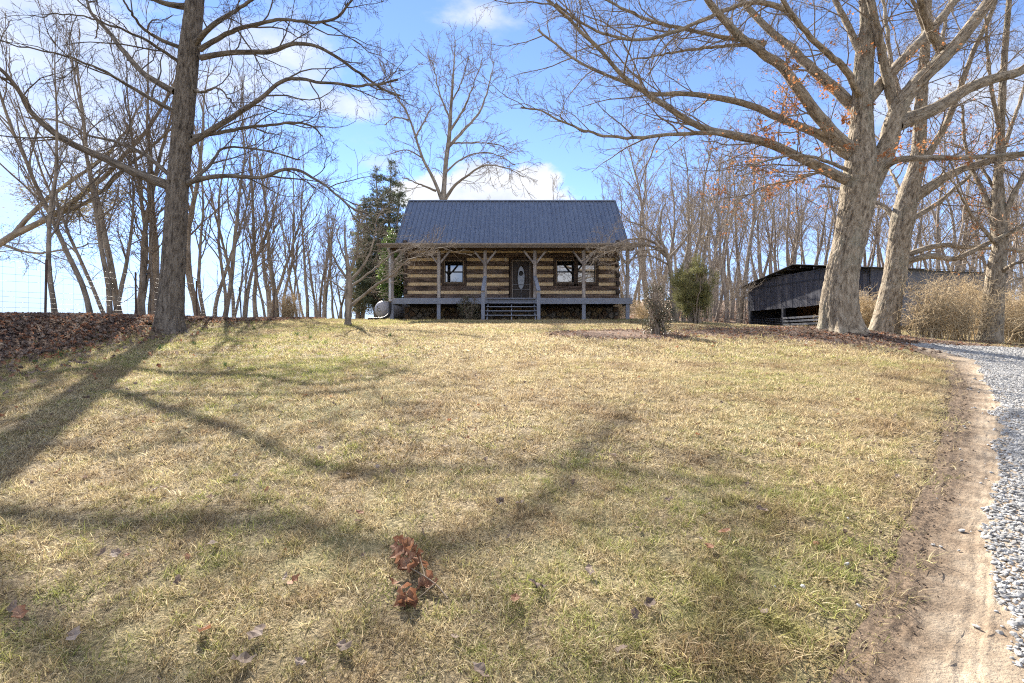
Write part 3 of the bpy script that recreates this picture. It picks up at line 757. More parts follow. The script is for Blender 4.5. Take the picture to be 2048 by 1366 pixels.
def joinT(groups):
    "list of (P,R,S) -> verts, faces, bark"
    V, F, B, o = [], [], [], 0
    for P, Rr, S in groups:
        if len(P) == 0: continue
        v, f, b = tubes(P, Rr, S); V.append(v); F.append(f+o); B.append(b); o += len(v)
    return np.concatenate(V), np.concatenate(F), np.concatenate(B)
def tubes_obj(name, groups, m, parent, loc=(0, 0, 0), st=None, off=None):
    V, F, B = joinT(groups)
    if off is not None: V = V-np.asarray(off)
    o = ob(name, fmesh(name, V, F, m, True, {'bark': B}), parent, loc if off is None else off)
    if st: kind(o, st)
    return o
def big_trunk(name, pts, m, parent, S=64, n=130, depth=.02, lobes=6, flare=.9, seed=0, fh=.9, freq=34):
    "pts rows x,y,z,r from the ground up; bark furrows and root flare are real relief"
    Q = smooth(np.array(pts, float), n); P, r = Q[:, :3], Q[:, 3]
    a = np.arange(S)*2*np.pi/S
    h = P[:, 2]-P[0, 2]
    rng = np.random.default_rng(seed); ph = rng.uniform(0, 6.28)
    fl = flare*np.exp(-np.maximum(h, 0)/(fh*.5))[:, None]
    lob = .55+.45*np.sin(lobes*a+ph+.6*np.sin(2*a+ph))[None]+.18*np.sin((2*lobes+1)*a)[None]
    Rr = r[:, None]*(1+fl*np.maximum(lob, .12))
    Rr = Rr*(1+.05*fbm(np.cos(a)[None]*1.3+seed+0*h[:, None], np.sin(a)[None]*1.3+0*h[:, None], h[:, None]*.8+0*a[None], o=2))
    ca, sa = np.cos(a)[None]*r[:, None]*freq, np.sin(a)[None]*r[:, None]*freq
    fur = fbm(ca+seed*3, sa, h[:, None]*4.5+0*a[None], o=2)
    Rr = Rr-depth*np.clip(1-np.abs(fur)*4, 0, 1)+depth*.5*fbm(ca*2, sa*2, h[:, None]*14+0*a[None], o=2)
    V, F, B = tubes(P[None], Rr[None], S)
    return ob(name, fmesh(name, V, F, m, True, {'bark': B}), parent), (P, r)
def limb_obj(q, S, m, parent, rough=.07):
    Q = smooth(q, 46); a = np.arange(S)*2*np.pi/S; ln = np.concatenate([[0], np.cumsum(np.linalg.norm(np.diff(Q[:, :3], axis=0), axis=1))])
    c = q[0, 0]*7.1; z = ln[:, None]+0*a[None]
    k = 1+rough*fbm(np.cos(a)[None]*1.7+c+0*z, np.sin(a)[None]*1.7+0*z, z*3.5, o=3)+rough*.7*fbm(np.cos(a)[None]*4+c+0*z, np.sin(a)[None]*4+0*z, z*9, o=2)
    k = k*(1+.10*np.clip(fbm(z[:, :1]*1.4+c, z[:, :1]*0, o=2), 0, 1))
    V, F, B = tubes(Q[None, :, :3], (Q[:, 3:4]*k)[None], S)
    return ob('limb', fmesh('limb', V, F, m, True, {'bark': B}), parent)
def limb_pts(spec, D0, w0, w1, dd, n=22, wob=0.0, rng=None):
    "spec: photograph points along the limb; depth runs from D0 to D0+dd"
    k = len(spec); t = np.linspace(0, 1, k)
    A = np.array([at(px, py, D0+dd*ti**1.2) for (px, py), ti in zip(spec, t)])
    w = w1+(w0-w1)*(1-t)**1.35; r = w/2*(D0+dd*t)/1024*np.array([wid(p[0]) for p in spec])
    Q = smooth(np.column_stack([A, r]), n)
    if wob: Q[1:, :3] += rng.normal(size=(n-1, 3))*wob*np.linspace(.2, 1, n-1)[:, None]
    return Q
def leaf_quads(rng, pos, size, spread=.5, aspect=.55, up=None, droop=0, simple=False):
    "one folded leaf of four triangles per position"
    q = len(pos); d = rng.normal(size=(q, 3)); d[:, 2] = d[:, 2]*spread-droop; d = nrm(d)
    if up is not None: d = nrm(d+np.array(up))
    s = nrm(np.cross(d, nrm(rng.normal(size=(q, 3))))); nn = np.cross(d, s)
    L = rng.uniform(size[0], size[1], q)[:, None]; W = L*aspect*.5
    b = pos; mid = b+d*L*.5+nn*L*.10; tip = b+d*L-nn*L*.05*1
    if simple:
        V = np.stack([b, mid+s*W, tip, mid-s*W], 1).reshape(-1, 3); return V, (np.arange(q)*4)[:, None]+np.array([[0, 1, 2, 3]])
    V = np.stack([b, mid+s*W+nn*L*.08, tip, mid-s*W+nn*L*.08, mid], 1).reshape(-1, 3)
    o = (np.arange(q)*5)[:, None]
    F = np.concatenate([o+np.array([[0, 1, 4]]), o+np.array([[1, 2, 4]]), o+np.array([[2, 3, 4]]), o+np.array([[3, 0, 4]])])
    return V, F

# ------------------------------------------------------------------ the big tree on the left
lx, ly = gnd(340, 664); LD = ly
rng = np.random.default_rng(11)
tl_ = thing('shade_tree', 'tall bare shade tree with dark furrowed trunk beside the leaf bank', 'tree', (lx, ly, h1(lx, ly)))
def tp(px, py, w, dy=0): p = at(px, py, LD+dy); return (*p, w/2*LD/1024*wid(px)*1.12)
ltr = [(lx, LD, h1(lx, LD)-.25, 33/1024*LD), tp(339, 660, 54), tp(342, 600, 49), tp(346, 540, 46), tp(351, 450, 43), tp(356, 370, 41), tp(366, 250, 41), tp(376, 130, 39), tp(388, 20, 35),
       tp(396, -90, 29), tp(398, -220, 20), tp(410, -360, 12), tp(415, -480, 6), tp(418, -560, 3)]
big_trunk('trunk', ltr, M['bark_left'], tl_, S=116, n=260, depth=.018, lobes=5, flare=.55, seed=2, fh=.8)
LIMBS_L = [
 ([(338, 372), (270, 345), (195, 310), (140, 285), (95, 255), (60, 222), (35, 175), (0, 140), (-70, 90), (-150, 60)], 22, 8, -2.2),
 ([(372, 366), (440, 352), (520, 355), (580, 338), (640, 365), (700, 412), (735, 428)], 12, 3, -2.0),
 ([(378, 288), (440, 250), (500, 212), (530, 190), (575, 158), (650, 165), (740, 172), (795, 160)], 14, 4, -.8),
 ([(384, 274), (440, 265), (520, 252), (610, 246), (645, 272)], 11, 3, 1.6),
 ([(400, 116), (461, 105), (539, 103), (586, 88), (625, 90), (683, 121), (765, 178), (800, 190)], 13, 4, 1.0),
 ([(400, 100), (441, 74), (476, 58), (520, 47), (566, 39), (625, 45), (680, 31), (702, 0)], 12, 4, -1.5),
 ([(380, 96), (422, 55), (461, 27), (496, 4), (545, -40), (600, -80)], 14, 4, -2.5),
 ([(350, 184), (289, 148), (250, 105), (219, 66), (187, 31), (172, 0), (140, -80), (120, -160)], 15, 5, 1.5),
 ([(368, 98), (328, 82), (289, 59), (270, 35), (250, 8), (230, -40)], 10, 4, -1.5),
 ([(362, 126), (320, 98), (281, 74), (223, 51), (150, 30), (80, 34)], 9, 3, -2.4),
 ([(345, 356), (289, 309), (234, 285), (176, 270), (117, 242), (50, 236)], 10, 3, 1.8),
 ([(350, 224), (273, 180), (227, 152), (184, 131), (117, 109), (47, 94), (-20, 80)], 10, 3, -2.6),
 ([(376, 14), (328, 6), (260, -30), (200, -90)], 15, 6, -1.0),
 ([(375, 372), (420, 330), (450, 296), (520, 300), (600, 320)], 8, 3, 2.4),
 ([(386, 180), (404, 184), (440, 178), (470, 215)], 8, 3, -.8),
 ([(394, -60), (480, -120), (580, -150), (700, -150)], 10, 3, -2.5), ([(394, -60), (470, -160), (560, -260), (640, -320)], 9, 3, 1.5),
 ([(394, -110), (300, -180), (200, -220), (90, -230)], 9, 3, -2.5), ([(396, -170), (330, -280), (260, -380), (180, -440)], 8, 3, 1.6),
 ([(398, -220), (480, -320), (540, -420), (590, -520)], 7, 3, -1.4), ([(402, -260), (360, -400), (320, -520)], 7, 3, -1.), ([(396, -140), (420, -240), (430, -330), (500, -440)], 7, 3, -3.2),
 ([(396, -90), (360, -160), (300, -240), (280, -320)], 7, 3, -3.6)]
def crown_from_limbs(rng, LQ, per_m=2.3, l1=(.9, 2.4), lev4=True, up=.03, jit=.2, rmin=.0045):
    P0 = np.stack([q[:, :3] for q in LQ]); R0 = np.stack([q[:, 3] for q in LQ])
    P1, R1 = grow(rng, P0, R0, per_m=per_m, t0=.12, t1=.99, ang=(28, 62), length=l1, rel=False, rf=.55, n=8, up=up, jit=jit, rmin=.008)
    P2, R2 = grow(rng, P1, R1, count=(4, 6), t0=.2, t1=1., ang=(25, 60), length=(.35, .6), rf=.6, n=6, up=up*.6, jit=jit*1.1, rmin=.0055, lmin=.3)
    P2b, R2b = grow(rng, P0[:, -8:], R0[:, -8:], per_m=3.5, t0=.2, t1=1., ang=(20, 50), length=(.4, 1.0), rel=False, rf=.6, n=6, up=up, jit=jit, rmin=.0055)
    P2 = np.concatenate([P2, P2b]); R2 = np.concatenate([R2, R2b])
    P3, R3 = grow(rng, P2, R2, count=(3, 5), t0=.2, t1=1., ang=(25, 60), length=(.4, .7), rf=.7, n=4, up=0, jit=jit*1.1, rmin=rmin, lmin=.14, lmax=.7)
    g = [(P1, R1, 6), (P2, R2, 4), (P3, R3, 3)]
    if lev4:
        P4, R4 = grow(rng, P3, R3, count=(1, 3), t0=.35, t1=1., ang=(25, 55), length=(.08, .22), rel=False, rf=.8, n=3, up=0, jit=.15, rmin=rmin*.8)
        g.append((P4, R4, 3))
    return g
LQ = []
for spec, w0, w1, dd in LIMBS_L:
    q = limb_pts(spec, LD, w0, w1, dd, 24, .018, rng); LQ.append(q)
    limb_obj(q, 14, M['bark_left'], tl_)
g = crown_from_limbs(rng, LQ, per_m=2.1, up=.0, jit=.2)
tubes_obj('crown', g, M['twig_left'], tl_)

# ------------------------------------------------------------------ the oak and its two neighbours on the right
ox, oy = gnd(1682, 662); OD = oy
rng = np.random.default_rng(21)
tr_ = thing('oak_tree', 'massive pale-barked oak with spreading limbs and clinging orange leaves', 'tree', (ox, oy, h1(ox, oy)))
def tpo(px, py, w, D): p = at(px, py, D); return (*p, w/2*D/1024*wid(px)*.98)
otr = [(ox, OD, h1(ox, OD)-.3, 46/1024*OD), tpo(1682, 655, 82, OD), tpo(1679, 607, 78, OD), tpo(1685, 546, 71, OD), tpo(1699, 484, 70, OD), tpo(1711, 423, 74, OD), tpo(1718, 377, 80, OD), tpo(1722, 330, 74, OD),
       tpo(1722, 280, 58, OD), tpo(1724, 226, 48, OD), tpo(1728, 125, 42, OD), tpo(1737, 50, 37, OD), tpo(1733, -10, 33, OD), tpo(1725, -120, 26, OD), tpo(1740, -260, 16, OD), tpo(1745, -400, 6, OD)]
big_trunk('trunk', otr, M['bark_oak'], tr_, S=136, n=250, depth=.024, lobes=6, flare=.62, seed=4, fh=1.0, freq=26)
LIMBS_O = [
 ([(1712, 420), (1738, 365), (1760, 325), (1776, 290), (1793, 226), (1833, 166), (1903, 100), (1964, 20), (2010, -60), (2040, -160)], 58, 24, -.6),
 ([(1788, 215), (1768, 125), (1753, 50), (1735, -20), (1720, -120)], 24, 12, -.8),
 ([(1790, 250), (1823, 236), (1873, 216), (1949, 171), (2048, 140), (2160, 100), (2260, 80)], 40, 18, 1.2),
 ([(1732, 205), (1783, 145), (1848, 75), (1903, 10), (1940, -60)], 30, 16, 2.0),
 ([(1893, 110), (1868, 75), (1843, 10), (1830, -80)], 28, 14, -1.6),
 ([(1700, 362), (1683, 356), (1622, 326), (1542, 289), (1472, 271), (1422, 261), (1366, 236), (1301, 191), (1241, 145), (1186, 85), (1130, 30), (1090, -5)], 26, 5, -2.0),
 ([(1700, 312), (1678, 300), (1642, 271), (1582, 246), (1512, 216), (1442, 196), (1371, 188), (1301, 186), (1241, 161), (1170, 130), (1075, 62)], 24, 4, 1.4),
 ([(1472, 271), (1412, 266), (1341, 269), (1271, 276), (1211, 271), (1140, 251), (1090, 226), (1045, 214)], 10, 3, -1.0),
 ([(1708, 300), (1688, 288), (1648, 246), (1602, 186), (1562, 131), (1502, 90), (1452, 45), (1417, 0), (1380, -60), (1330, -120)], 32, 10, -1.0),
 ([(1722, 228), (1708, 216), (1668, 176), (1622, 136), (1582, 95), (1537, 60), (1497, 15), (1460, -40)], 30, 11, 1.8),
 ([(1724, 190), (1713, 181), (1693, 141), (1653, 105), (1607, 60), (1567, 0), (1540, -70)], 20, 9, -2.2),
 ([(1530, 88), (1502, 83), (1447, 75), (1371, 58), (1291, 38), (1231, 10), (1190, -20)], 12, 4, -.8),
 ([(1600, 52), (1572, 20), (1512, 5), (1452, 20), (1371, 55), (1301, 78), (1231, 75), (1170, 50), (1110, 10)], 13, 4, -2.0),
 ([(1500, 90), (1472, 90), (1391, 98), (1321, 110), (1260, 120)], 9, 3, .6),
 ([(1740, 352), (1773, 331), (1803, 319), (1873, 316), (1950, 314), (2048, 306), (2160, 290)], 20, 10, -2.4),
 ([(1695, 340), (1640, 318), (1590, 310), (1530, 322), (1470, 345)], 9, 3, -3.0),
 ([(1690, 350), (1640, 345), (1590, 360), (1530, 372), (1480, 400)], 8, 3, 2.2),
 ([(1728, 120), (1690, 40), (1650, -40), (1600, -140)], 18, 7, 1.0), ([(1733, 0), (1790, -90), (1850, -180), (1900, -260)], 18, 6, 2.0),
 ([(1728, -60), (1660, -140), (1580, -220), (1500, -260)], 16, 5, -1.5), ([(1725, -120), (1770, -220), (1790, -330)], 12, 5, -1.5),
 ([(1733, -30), (1640, -60), (1520, -100), (1400, -160)], 14, 5, 2.6)]
LQ = []
for spec, w0, w1, dd in LIMBS_O:
    D0 = OD-.9 if spec[0][0] == 1472 else OD
    q = limb_pts(spec, D0, w0, w1, dd, 26, .016, rng); LQ.append(q)
    big = w0 > 28
    limb_obj(q, 24 if big else 14, M['bark_oak'], tr_, .09)
g = crown_from_limbs(rng, LQ, per_m=3.0, l1=(.8, 2.2), up=.02, jit=.15, rmin=.0045)
tubes_obj('crown', g, M['twig_oak'], tr_)
def clinging_leaves(rng, groups, n, fn, parent, size=(.05, .10)):
    T = groups[2][0]; pts = T[:, 1:].reshape(-1, 3); w = fn(pts); w = w/w.sum()
    pk = pts[rng.choice(len(pts), n, p=w)]+rng.normal(size=(n, 3))*.035
    V, F = leaf_quads(rng, pk, size, .6, .6, droop=.5)
    kind(ob('leaves', fmesh('leaves', V, F, M['oak_leaf']), parent), 'stuff')
oc_ = at(1660, 290, OD)
def w_oak(p): return np.exp(-((p[:, 0]-oc_[0])/2.2)**2-((p[:, 2]-oc_[2])/1.5)**2)*(vnoise(p[:, 0]*1.6, p[:, 1]*1.6, p[:, 2]*1.6) > .05)+1e-6
clinging_leaves(rng, g, 2300, w_oak, tr_)

def side_tree(name, label, bpx, bpy_, D, trunk, limbs, seed, mb, mt, leaves=0):
    rng = np.random.default_rng(seed)
    X = (bpx-1024)/1024*D; t = thing(name, label, 'tree', (X, D, h1(X, D)))
    tr = [(X, D, h1(X, D)-.3, trunk[0][2]*.55/1024*D)]+[(*at(px, py, D), w/2*D/1024*wid(px)*1.06) for px, py, w in trunk]
    big_trunk('trunk', tr, mb, t, S=96, n=170, depth=.02, lobes=5, flare=.4, seed=seed, fh=.8, freq=26)
    LQ = []
    for spec, w0, w1, dd in limbs:
        q = limb_pts(spec, D, w0, w1, dd, 22, .018, rng); LQ.append(q)
        limb_obj(q, 14, mb, t, .08)
    g = crown_from_limbs(rng, LQ, per_m=2.0, l1=(.9, 2.4), up=.03, jit=.18, rmin=.0055)
    tubes_obj('crown', g, mt, t)
    if leaves:
        c = at(trunk[-3][0], 380, D)
        clinging_leaves(rng, g, leaves, lambda p: np.exp(-((p[:, 0]-c[0])/3)**2-((p[:, 2]-c[2])/2.2)**2)*(vnoise(p[:, 0]*1.4, p[:, 1]*1.4, p[:, 2]*1.4) > .1)+1e-6, t)
    return t
side_tree('oak_tree', 'leaning pale-barked oak just behind the massive oak, with low limbs reaching right', 1768, 672, 17.0,
 [(1766, 668, 60), (1778, 607, 49), (1790, 546, 46), (1798, 484, 46), (1806, 438, 50), (1818, 385, 42), (1832, 337, 34), (1838, 290, 29), (1842, 200, 25), (1850, 100, 21), (1855, 0, 18), (1862, -120, 10), (1868, -240, 4)],
 [([(1822, 400), (1861, 374), (1907, 346), (1954, 328), (2048, 309), (2170, 280)], 30, 12, -1.), ([(1806, 525), (1861, 512), (1907, 518), (1954, 497), (2000, 475), (2060, 445), (2150, 400)], 17, 9, -1.6),
  ([(1808, 512), (1877, 491), (1938, 494), (2000, 497), (2060, 501), (2140, 500)], 15, 6, 1.), ([(1820, 440), (1834, 432), (1877, 405), (1907, 380), (1944, 346), (1985, 290), (2010, 220)], 15, 6, 1.6),
  ([(1800, 445), (1784, 429), (1766, 412), (1748, 403), (1700, 380), (1640, 372)], 16, 5, 1.5), ([(1834, 330), (1850, 320), (1900, 230), (1940, 120), (1985, 20), (2010, -80)], 22, 8, -1.),
  ([(1838, 260), (1800, 190), (1780, 110), (1770, 20), (1760, -80)], 14, 6, 2.), ([(1845, 180), (1880, 90), (1900, 0), (1930, -100)], 13, 5, 2.2), ([(1850, 60), (1810, -40), (1780, -140)], 11, 4, -1.5),
  ([(1815, 420), (1790, 360), (1772, 330), (1740, 300)], 9, 3, 2.4)], 31, M['bark_oak'], M['twig_oak'], 700)
side_tree('oak_tree', 'bare oak beside the gravel at the right edge, wrapped at its foot by brown brush', 1980, 691, 16.2,
 [(1978, 688, 54), (1984, 640, 46), (1992, 546, 39), (2000, 484, 32), (1996, 430, 33), (1996, 361, 22), (2000, 300, 18), (2004, 200, 16), (2010, 100, 14), (2020, -20, 11), (2030, -150, 5)],
 [([(1994, 440), (1978, 414), (1963, 377), (1947, 345), (1930, 280), (1925, 210)], 18, 6, 1.), ([(1996, 490), (1978, 472), (1938, 423), (1923, 392), (1890, 340)], 13, 4, -1.2), ([(2000, 440), (2012, 423), (2030, 383), (2050, 345), (2090, 270), (2110, 180)], 19, 8, -1.),
  ([(1998, 552), (2008, 540), (2030, 527), (2060, 520), (2130, 500)], 13, 6, -1.4), ([(1998, 580), (2020, 562), (2048, 556), (2100, 560)], 9, 4, 1.2), ([(1998, 330), (2020, 260), (2050, 170), (2070, 80)], 14, 5, 1.5),
  ([(2002, 270), (1985, 190), (1975, 100), (1970, 10)], 12, 5, -1.), ([(2000, 400), (1960, 330), (1935, 300), (1880, 280)], 9, 3, 2.)], 41, M['bark_oak'], M['twig_oak'], 350)

# ------------------------------------------------------------------ tree rising behind the roof
CD = 36.0
rng = np.random.default_rng(51)
ct = thing('walnut_tree', 'spreading bare tree rising behind the cabin roof', 'tree', (at(886, 600, CD)[0], CD, h1(at(886, 600, CD)[0], CD)))
cq = [(*at(886, 600, CD)[:2], h1(-4.85, CD)-.3, .48), (*at(886, 500, CD), .34), (*at(886, 410, CD), .28), (*at(888, 375, CD), .17), (*at(892, 323, CD), .16), (*at(898, 277, CD), .145), (*at(901, 231, CD), .12), (*at(904, 185, CD), .09), (*at(908, 129, CD), .05), (*at(911, 80, CD), .02)]
Q = smooth(np.array(cq), 60); V, F, B = tubes(Q[None, :, :3], Q[None, :, 3], 16); ob('trunk', fmesh('trunk', V, F, M['bark_far'], True, {'bark': B}), ct)
LQ = [Q[22:46]]
LQ = [smooth(Q[20:], 22)]
for spec, w0, w1, dd in [
 ([(884, 402), (868, 360), (843, 311), (831, 271), (815, 228), (794, 191), (775, 160), (760, 125)], 9, 2, -1.5), ([(899, 292), (932, 255), (957, 228), (972, 191), (984, 145), (988, 120)], 8, 2, 2),
 ([(898, 265), (926, 221), (944, 178), (966, 117)], 7, 2, -2), ([(890, 400), (908, 372), (932, 354), (966, 332), (1009, 335), (1046, 354)], 9, 2, -3), ([(872, 382), (849, 372), (825, 363), (803, 354)], 6, 2, -2),
 ([(898, 290), (911, 286), (948, 286), (994, 289), (1024, 308)], 5, 2, 2), ([(892, 345), (920, 320), (960, 305), (1000, 312), (1030, 330)], 5, 2, 3), ([(830, 275), (850, 240), (862, 215)], 5, 2, 2), ([(901, 240), (880, 190), (868, 140), (858, 110)], 5, 2, 2.5),
 ([(903, 205), (925, 160), (935, 120)], 4, 2, -2), ([(818, 240), (790, 235), (770, 250)], 4, 2, 2), ([(845, 316), (815, 300), (790, 305)], 4, 2, -2)]:
    q = limb_pts(spec, CD, w0*.85, w1*.8, dd, 22, .03, rng); LQ.append(q)
    tubes_obj('limb', [(q[None, :, :3], q[None, :, 3], 10)], M['bark_far'], ct)
P0 = np.stack([q[:, :3] for q in LQ]); R0 = np.stack([q[:, 3] for q in LQ])
P1, R1 = grow(rng, P0, R0, per_m=2.5, t0=.2, t1=1, ang=(25, 60), length=(1.0, 2.6), rel=False, n=7, up=.04, jit=.2, rmin=.018)
P2, R2 = grow(rng, P1, R1, count=(4, 6), t0=.2, t1=1, ang=(25, 60), length=(.35, .6), n=5, up=.02, jit=.22, rmin=.012, lmin=.4)
P3, R3 = grow(rng, P2, R2, count=(3, 5), t0=.2, t1=1, ang=(25, 60), length=(.35, .6), n=3, jit=.2, rmin=.007, lmin=.25)
tubes_obj('crown', [(P1, R1, 5), (P2, R2, 4), (P3, R3, 3)], M['twig_far'], ct)

# ------------------------------------------------------------------ slender trees: row behind the fence, and the wood
def slender(seed, Ht, r, clear, spread, nb, up, stems=1, lev3=(3, 4), rm=.008, bmat='bark_far', tmat='twig_far', lean=.04, side=(.8, 2.0)):
    rng = np.random.default_rng(seed); T = []
    for s in range(stems):
        n = 14; d = np.array([rng.normal()*lean*(1+2*(s > 0)), rng.normal()*lean*(1+2*(s > 0)), 1.]); d /= np.linalg.norm(d)
        h = Ht*(1 if s == 0 else rng.uniform(.6, .9)); P = [np.array([0, 0, -.3])+np.array([rng.normal()*.12, rng.normal()*.12, 0])*(s > 0)]
        for k in range(1, n):
            d = nrm(d+rng.normal(size=3)*np.array([.07, .07, .02])+np.array([0, 0, .05])); P.append(P[-1]+d*(h+.3)/(n-1))
        rr_ = r*(1 if s == 0 else rng.uniform(.55, .8)); Rr = rr_*np.interp(np.linspace(0, 1, n), [0, .05, .3, .8, 1], [1.35, 1.0, .8, .3, .07])
        q = smooth(np.column_stack([P, Rr]), 22); T.append(q)
    P0 = np.stack([q[:, :3] for q in T]); R0 = np.stack([q[:, 3] for q in T])
    P1, R1 = grow(rng, P0, R0, count=(nb, nb+4), t0=clear, t1=.98, ang=spread, length=(.22, .42), n=9, up=up, jit=.13, rf=.55, rmin=rm*1.6, lmin=.7, lmax=5.5)
    P1b, R1b = grow(rng, P0, R0, count=(nb//2, nb//2+3), t0=.1, t1=.7, ang=(40, 80), length=side, rel=False, n=6, up=.02, jit=.2, rf=.25, rmin=rm)
    P2, R2 = grow(rng, P1, R1, count=(4, 6), t0=.2, t1=1., ang=(20, 50), length=(.32, .55), n=5, up=up*.8, jit=.14, rmin=rm, lmin=.35)
    P3, R3 = grow(rng, np.concatenate([P2, P1b[:, [0, 1, 2, 3, 5]]]), np.concatenate([R2, R1b[:, [0, 1, 2, 3, 5]]]), count=lev3, t0=.2, t1=1., ang=(20, 55), length=(.3, .6), n=3, up=up*.4, jit=.15, rmin=rm*.7, lmin=.2)
    V, F, B = joinT([(P0, R0, 10)]); tm = fmesh('trunk', V, F, M[bmat], True, {'bark': B})
    V, F, B = joinT([(P1, R1, 6), (P1b, R1b, 4), (P2, R2, 4), (P3, R3, 3)]); cm = fmesh('crown', V, F, M[tmat], True, {'bark': B})
    return tm, cm
def plant_tree(name, pair, x, y, label, group, rz=0, sc=1, tilt=(0, 0)):
    o = thing(name, label, 'tree', (x, y, h1(x, y)), group)
    a = ob('trunk', pair[0], o, (x, y, h1(x, y))); b = ob('crown', pair[1], o, (x, y, h1(x, y)))
    o.rotation_euler = (tilt[0], tilt[1], rz); o.scale = (sc, sc, sc*1.0)
    return o
rowpairs = [slender(100+k, 9.5, .085+.012*(k % 3), .28, (18, 42), 12, .10, 1+(k % 3 == 1)+(k % 4 == 2)) for k in range(8)]
ROW = [(112, .75, -12), (181, .85, -9), (218, .85, -6), (242, .95, -8), (274, .8, -14), (286, .95, -3), (303, .9, 2), (399, 1.1, 2), (411, .8, -5), (428, .95, 6), (446, 1.1, 3), (468, .75, -4), (489, .9, 5), (514, 1., -2),
       (542, .8, 8), (553, 1., 3), (568, .95, 3), (582, .7, 10), (615, 1.05, 1), (638, .9, -3), (650, .95, 2), (669, .85, -6), (681, .8, 4), (712, .8, 0), (727, .85, 3)]
ORD = ['first', 'second', 'third', 'fourth', 'fifth', 'sixth', 'seventh', 'eighth', 'ninth', 'tenth', 'eleventh', 'twelfth', 'thirteenth', 'fourteenth', 'fifteenth', 'sixteenth', 'seventeenth', 'eighteenth',
       'nineteenth', 'twentieth', 'twenty-first', 'twenty-second', 'twenty-third', 'twenty-fourth', 'twenty-fifth']
rr = random.Random(9)
for i, (px, sc, ln) in enumerate(ROW):
    X = -11.35-rr.uniform(0, .5); D = X*1024/(px-1024)
    plant_tree('bare_tree', rowpairs[(i*3) % 8], X, D, '%s slender bare tree from the left in the row behind the wire fence' % ORD[i], 'slender trees in the row behind the fence',
               rr.uniform(0, 6.28), sc*rr.uniform(.95, 1.05), (0, R(ln)))
# far continuation of the thicket beyond the fence, lower on the slope
for i in range(6):
    X = -15-rr.uniform(0, 6); D = rr.uniform(38, 55)
    plant_tree('bare_tree', rowpairs[rr.randrange(8)], X, D, 'thin bare tree in the thicket on the slope below the fence row', 'thin trees on the slope below the fence', rr.uniform(0, 6.28), rr.uniform(1.1, 1.5))

woodpairs = [slender(200+k, 17, .16+.03*(k % 3), .40, (25, 50), 15, .05, 1, (4, 6), .015, 'bark_wood', 'twig_wood', .03, (.8, 2.6)) for k in range(7)]
WOOD = []
for i in range(900):
    if len(WOOD) >= 150: break
    px = rr.uniform(1235, 2120); D = rr.uniform(44, 85); X = (px-1024)/1024*D
    if px > 1480 and px < 2030 and D < 50: continue
    if any((X-a)**2+(D-b)**2 < 3.2 for a, b in WOOD): continue
    WOOD.append((X, D))
for i in range(16):
    D = rr.uniform(62, 95); WOOD.append(((rr.uniform(985, 1240)-1024)/1024*D, D))
for X, D in WOOD:
    back = D > 61.9 and X < 14
    plant_tree('woodland_tree', woodpairs[rr.randrange(7)], X, D, 'bare tree whose top shows above the cabin roof' if back else 'slim bare tree standing in the wood behind the barn',
               'tree tops beyond the roof' if back else 'bare trees of the wood', rr.uniform(0, 6.28), rr.uniform(.72, .95) if back else rr.uniform(.75, 1.12), (R(rr.uniform(-3, 3)), R(rr.uniform(-3, 3))))
for px, D, k, sc, lab in ((1478, 39, 1, .95, 'stout grey tree at the wood edge beside the barn corner, leaning left'), (1453, 43, 3, 1.0, 'straight dark-trunked tree at the wood edge left of the barn'),
                          (1421, 36, 5, .55, 'young pale-trunked tree right of the cedar bush'), (1366, 33, 2, .72, 'open-crowned bare tree rising behind the cedar bush')):
    X = (px-1024)/1024*D
    plant_tree('woodland_tree', woodpairs[k], X, D, lab, 'trees at the wood edge', rr.uniform(0, 6.28), sc, (0, R(-4) if px == 1478 else 0))

saps = [slender(260+k, 6.0, .045, .25, (20, 50), 10, .06, 1+(k % 2), (3, 5), .011, 'bark_wood', 'twig_wood', .06, (.5, 1.4)) for k in range(5)]
SAP = []
for i in range(600):
    if len(SAP) >= 75: break
    px = rr.uniform(1238, 1500) if i % 3 else rr.uniform(1850, 2090); D = rr.uniform(36, 58); X = (px-1024)/1024*D
    if any((X-a)**2+(D-b)**2 < 1.2 for a, b in SAP): continue
    SAP.append((X, D)); plant_tree('woodland_sapling', saps[rr.randrange(5)], X, D, 'thin bare sapling in the undergrowth of the wood', 'saplings of the wood', rr.uniform(0, 6.28), rr.uniform(.6, 1.25))

# ------------------------------------------------------------------ small ornamental trees by the porch
def small_tree(name, label, bpx, D, trunk, limbs, seed, mb, mt, l1=(.5, 1.3), per_m=4.5, rmin=.0045):
    rng = np.random.default_rng(seed); X = (bpx-1024)/1024*D
    t = thing(name, label, 'tree', (X, D, h1(X, D)))
    q = smooth(np.array([(X, D, h1(X, D)-.15, trunk[0][2]*.6/1024*D)]+[(*at(px, py, D), w/2*D/1024) for px, py, w in trunk]), 40)
    Rr = q[None, :, 3, None]*(1+.08*rng.normal(size=(1, 40, 1))+.05*rng.normal(size=(1, 40, 18)))
    V, F, B = tubes(q[None, :, :3], Rr, 18); ob('trunk', fmesh('trunk', V, F, mb, True, {'bark': B}), t)
    LQ = []
    for spec, w0, w1, dd in limbs:
        l = limb_pts(spec, D, w0, w1, dd, 20, .02, rng); LQ.append(l)
        tubes_obj('limb', [(l[None, :, :3], l[None, :, 3], 9)], mb, t)
    g = crown_from_limbs(rng, LQ, per_m=per_m, l1=l1, up=.02, jit=.2, rmin=rmin, lev4=True)
    tubes_obj('crown', g, mt, t); return t
sx_, sy_ = gnd(697, 650)
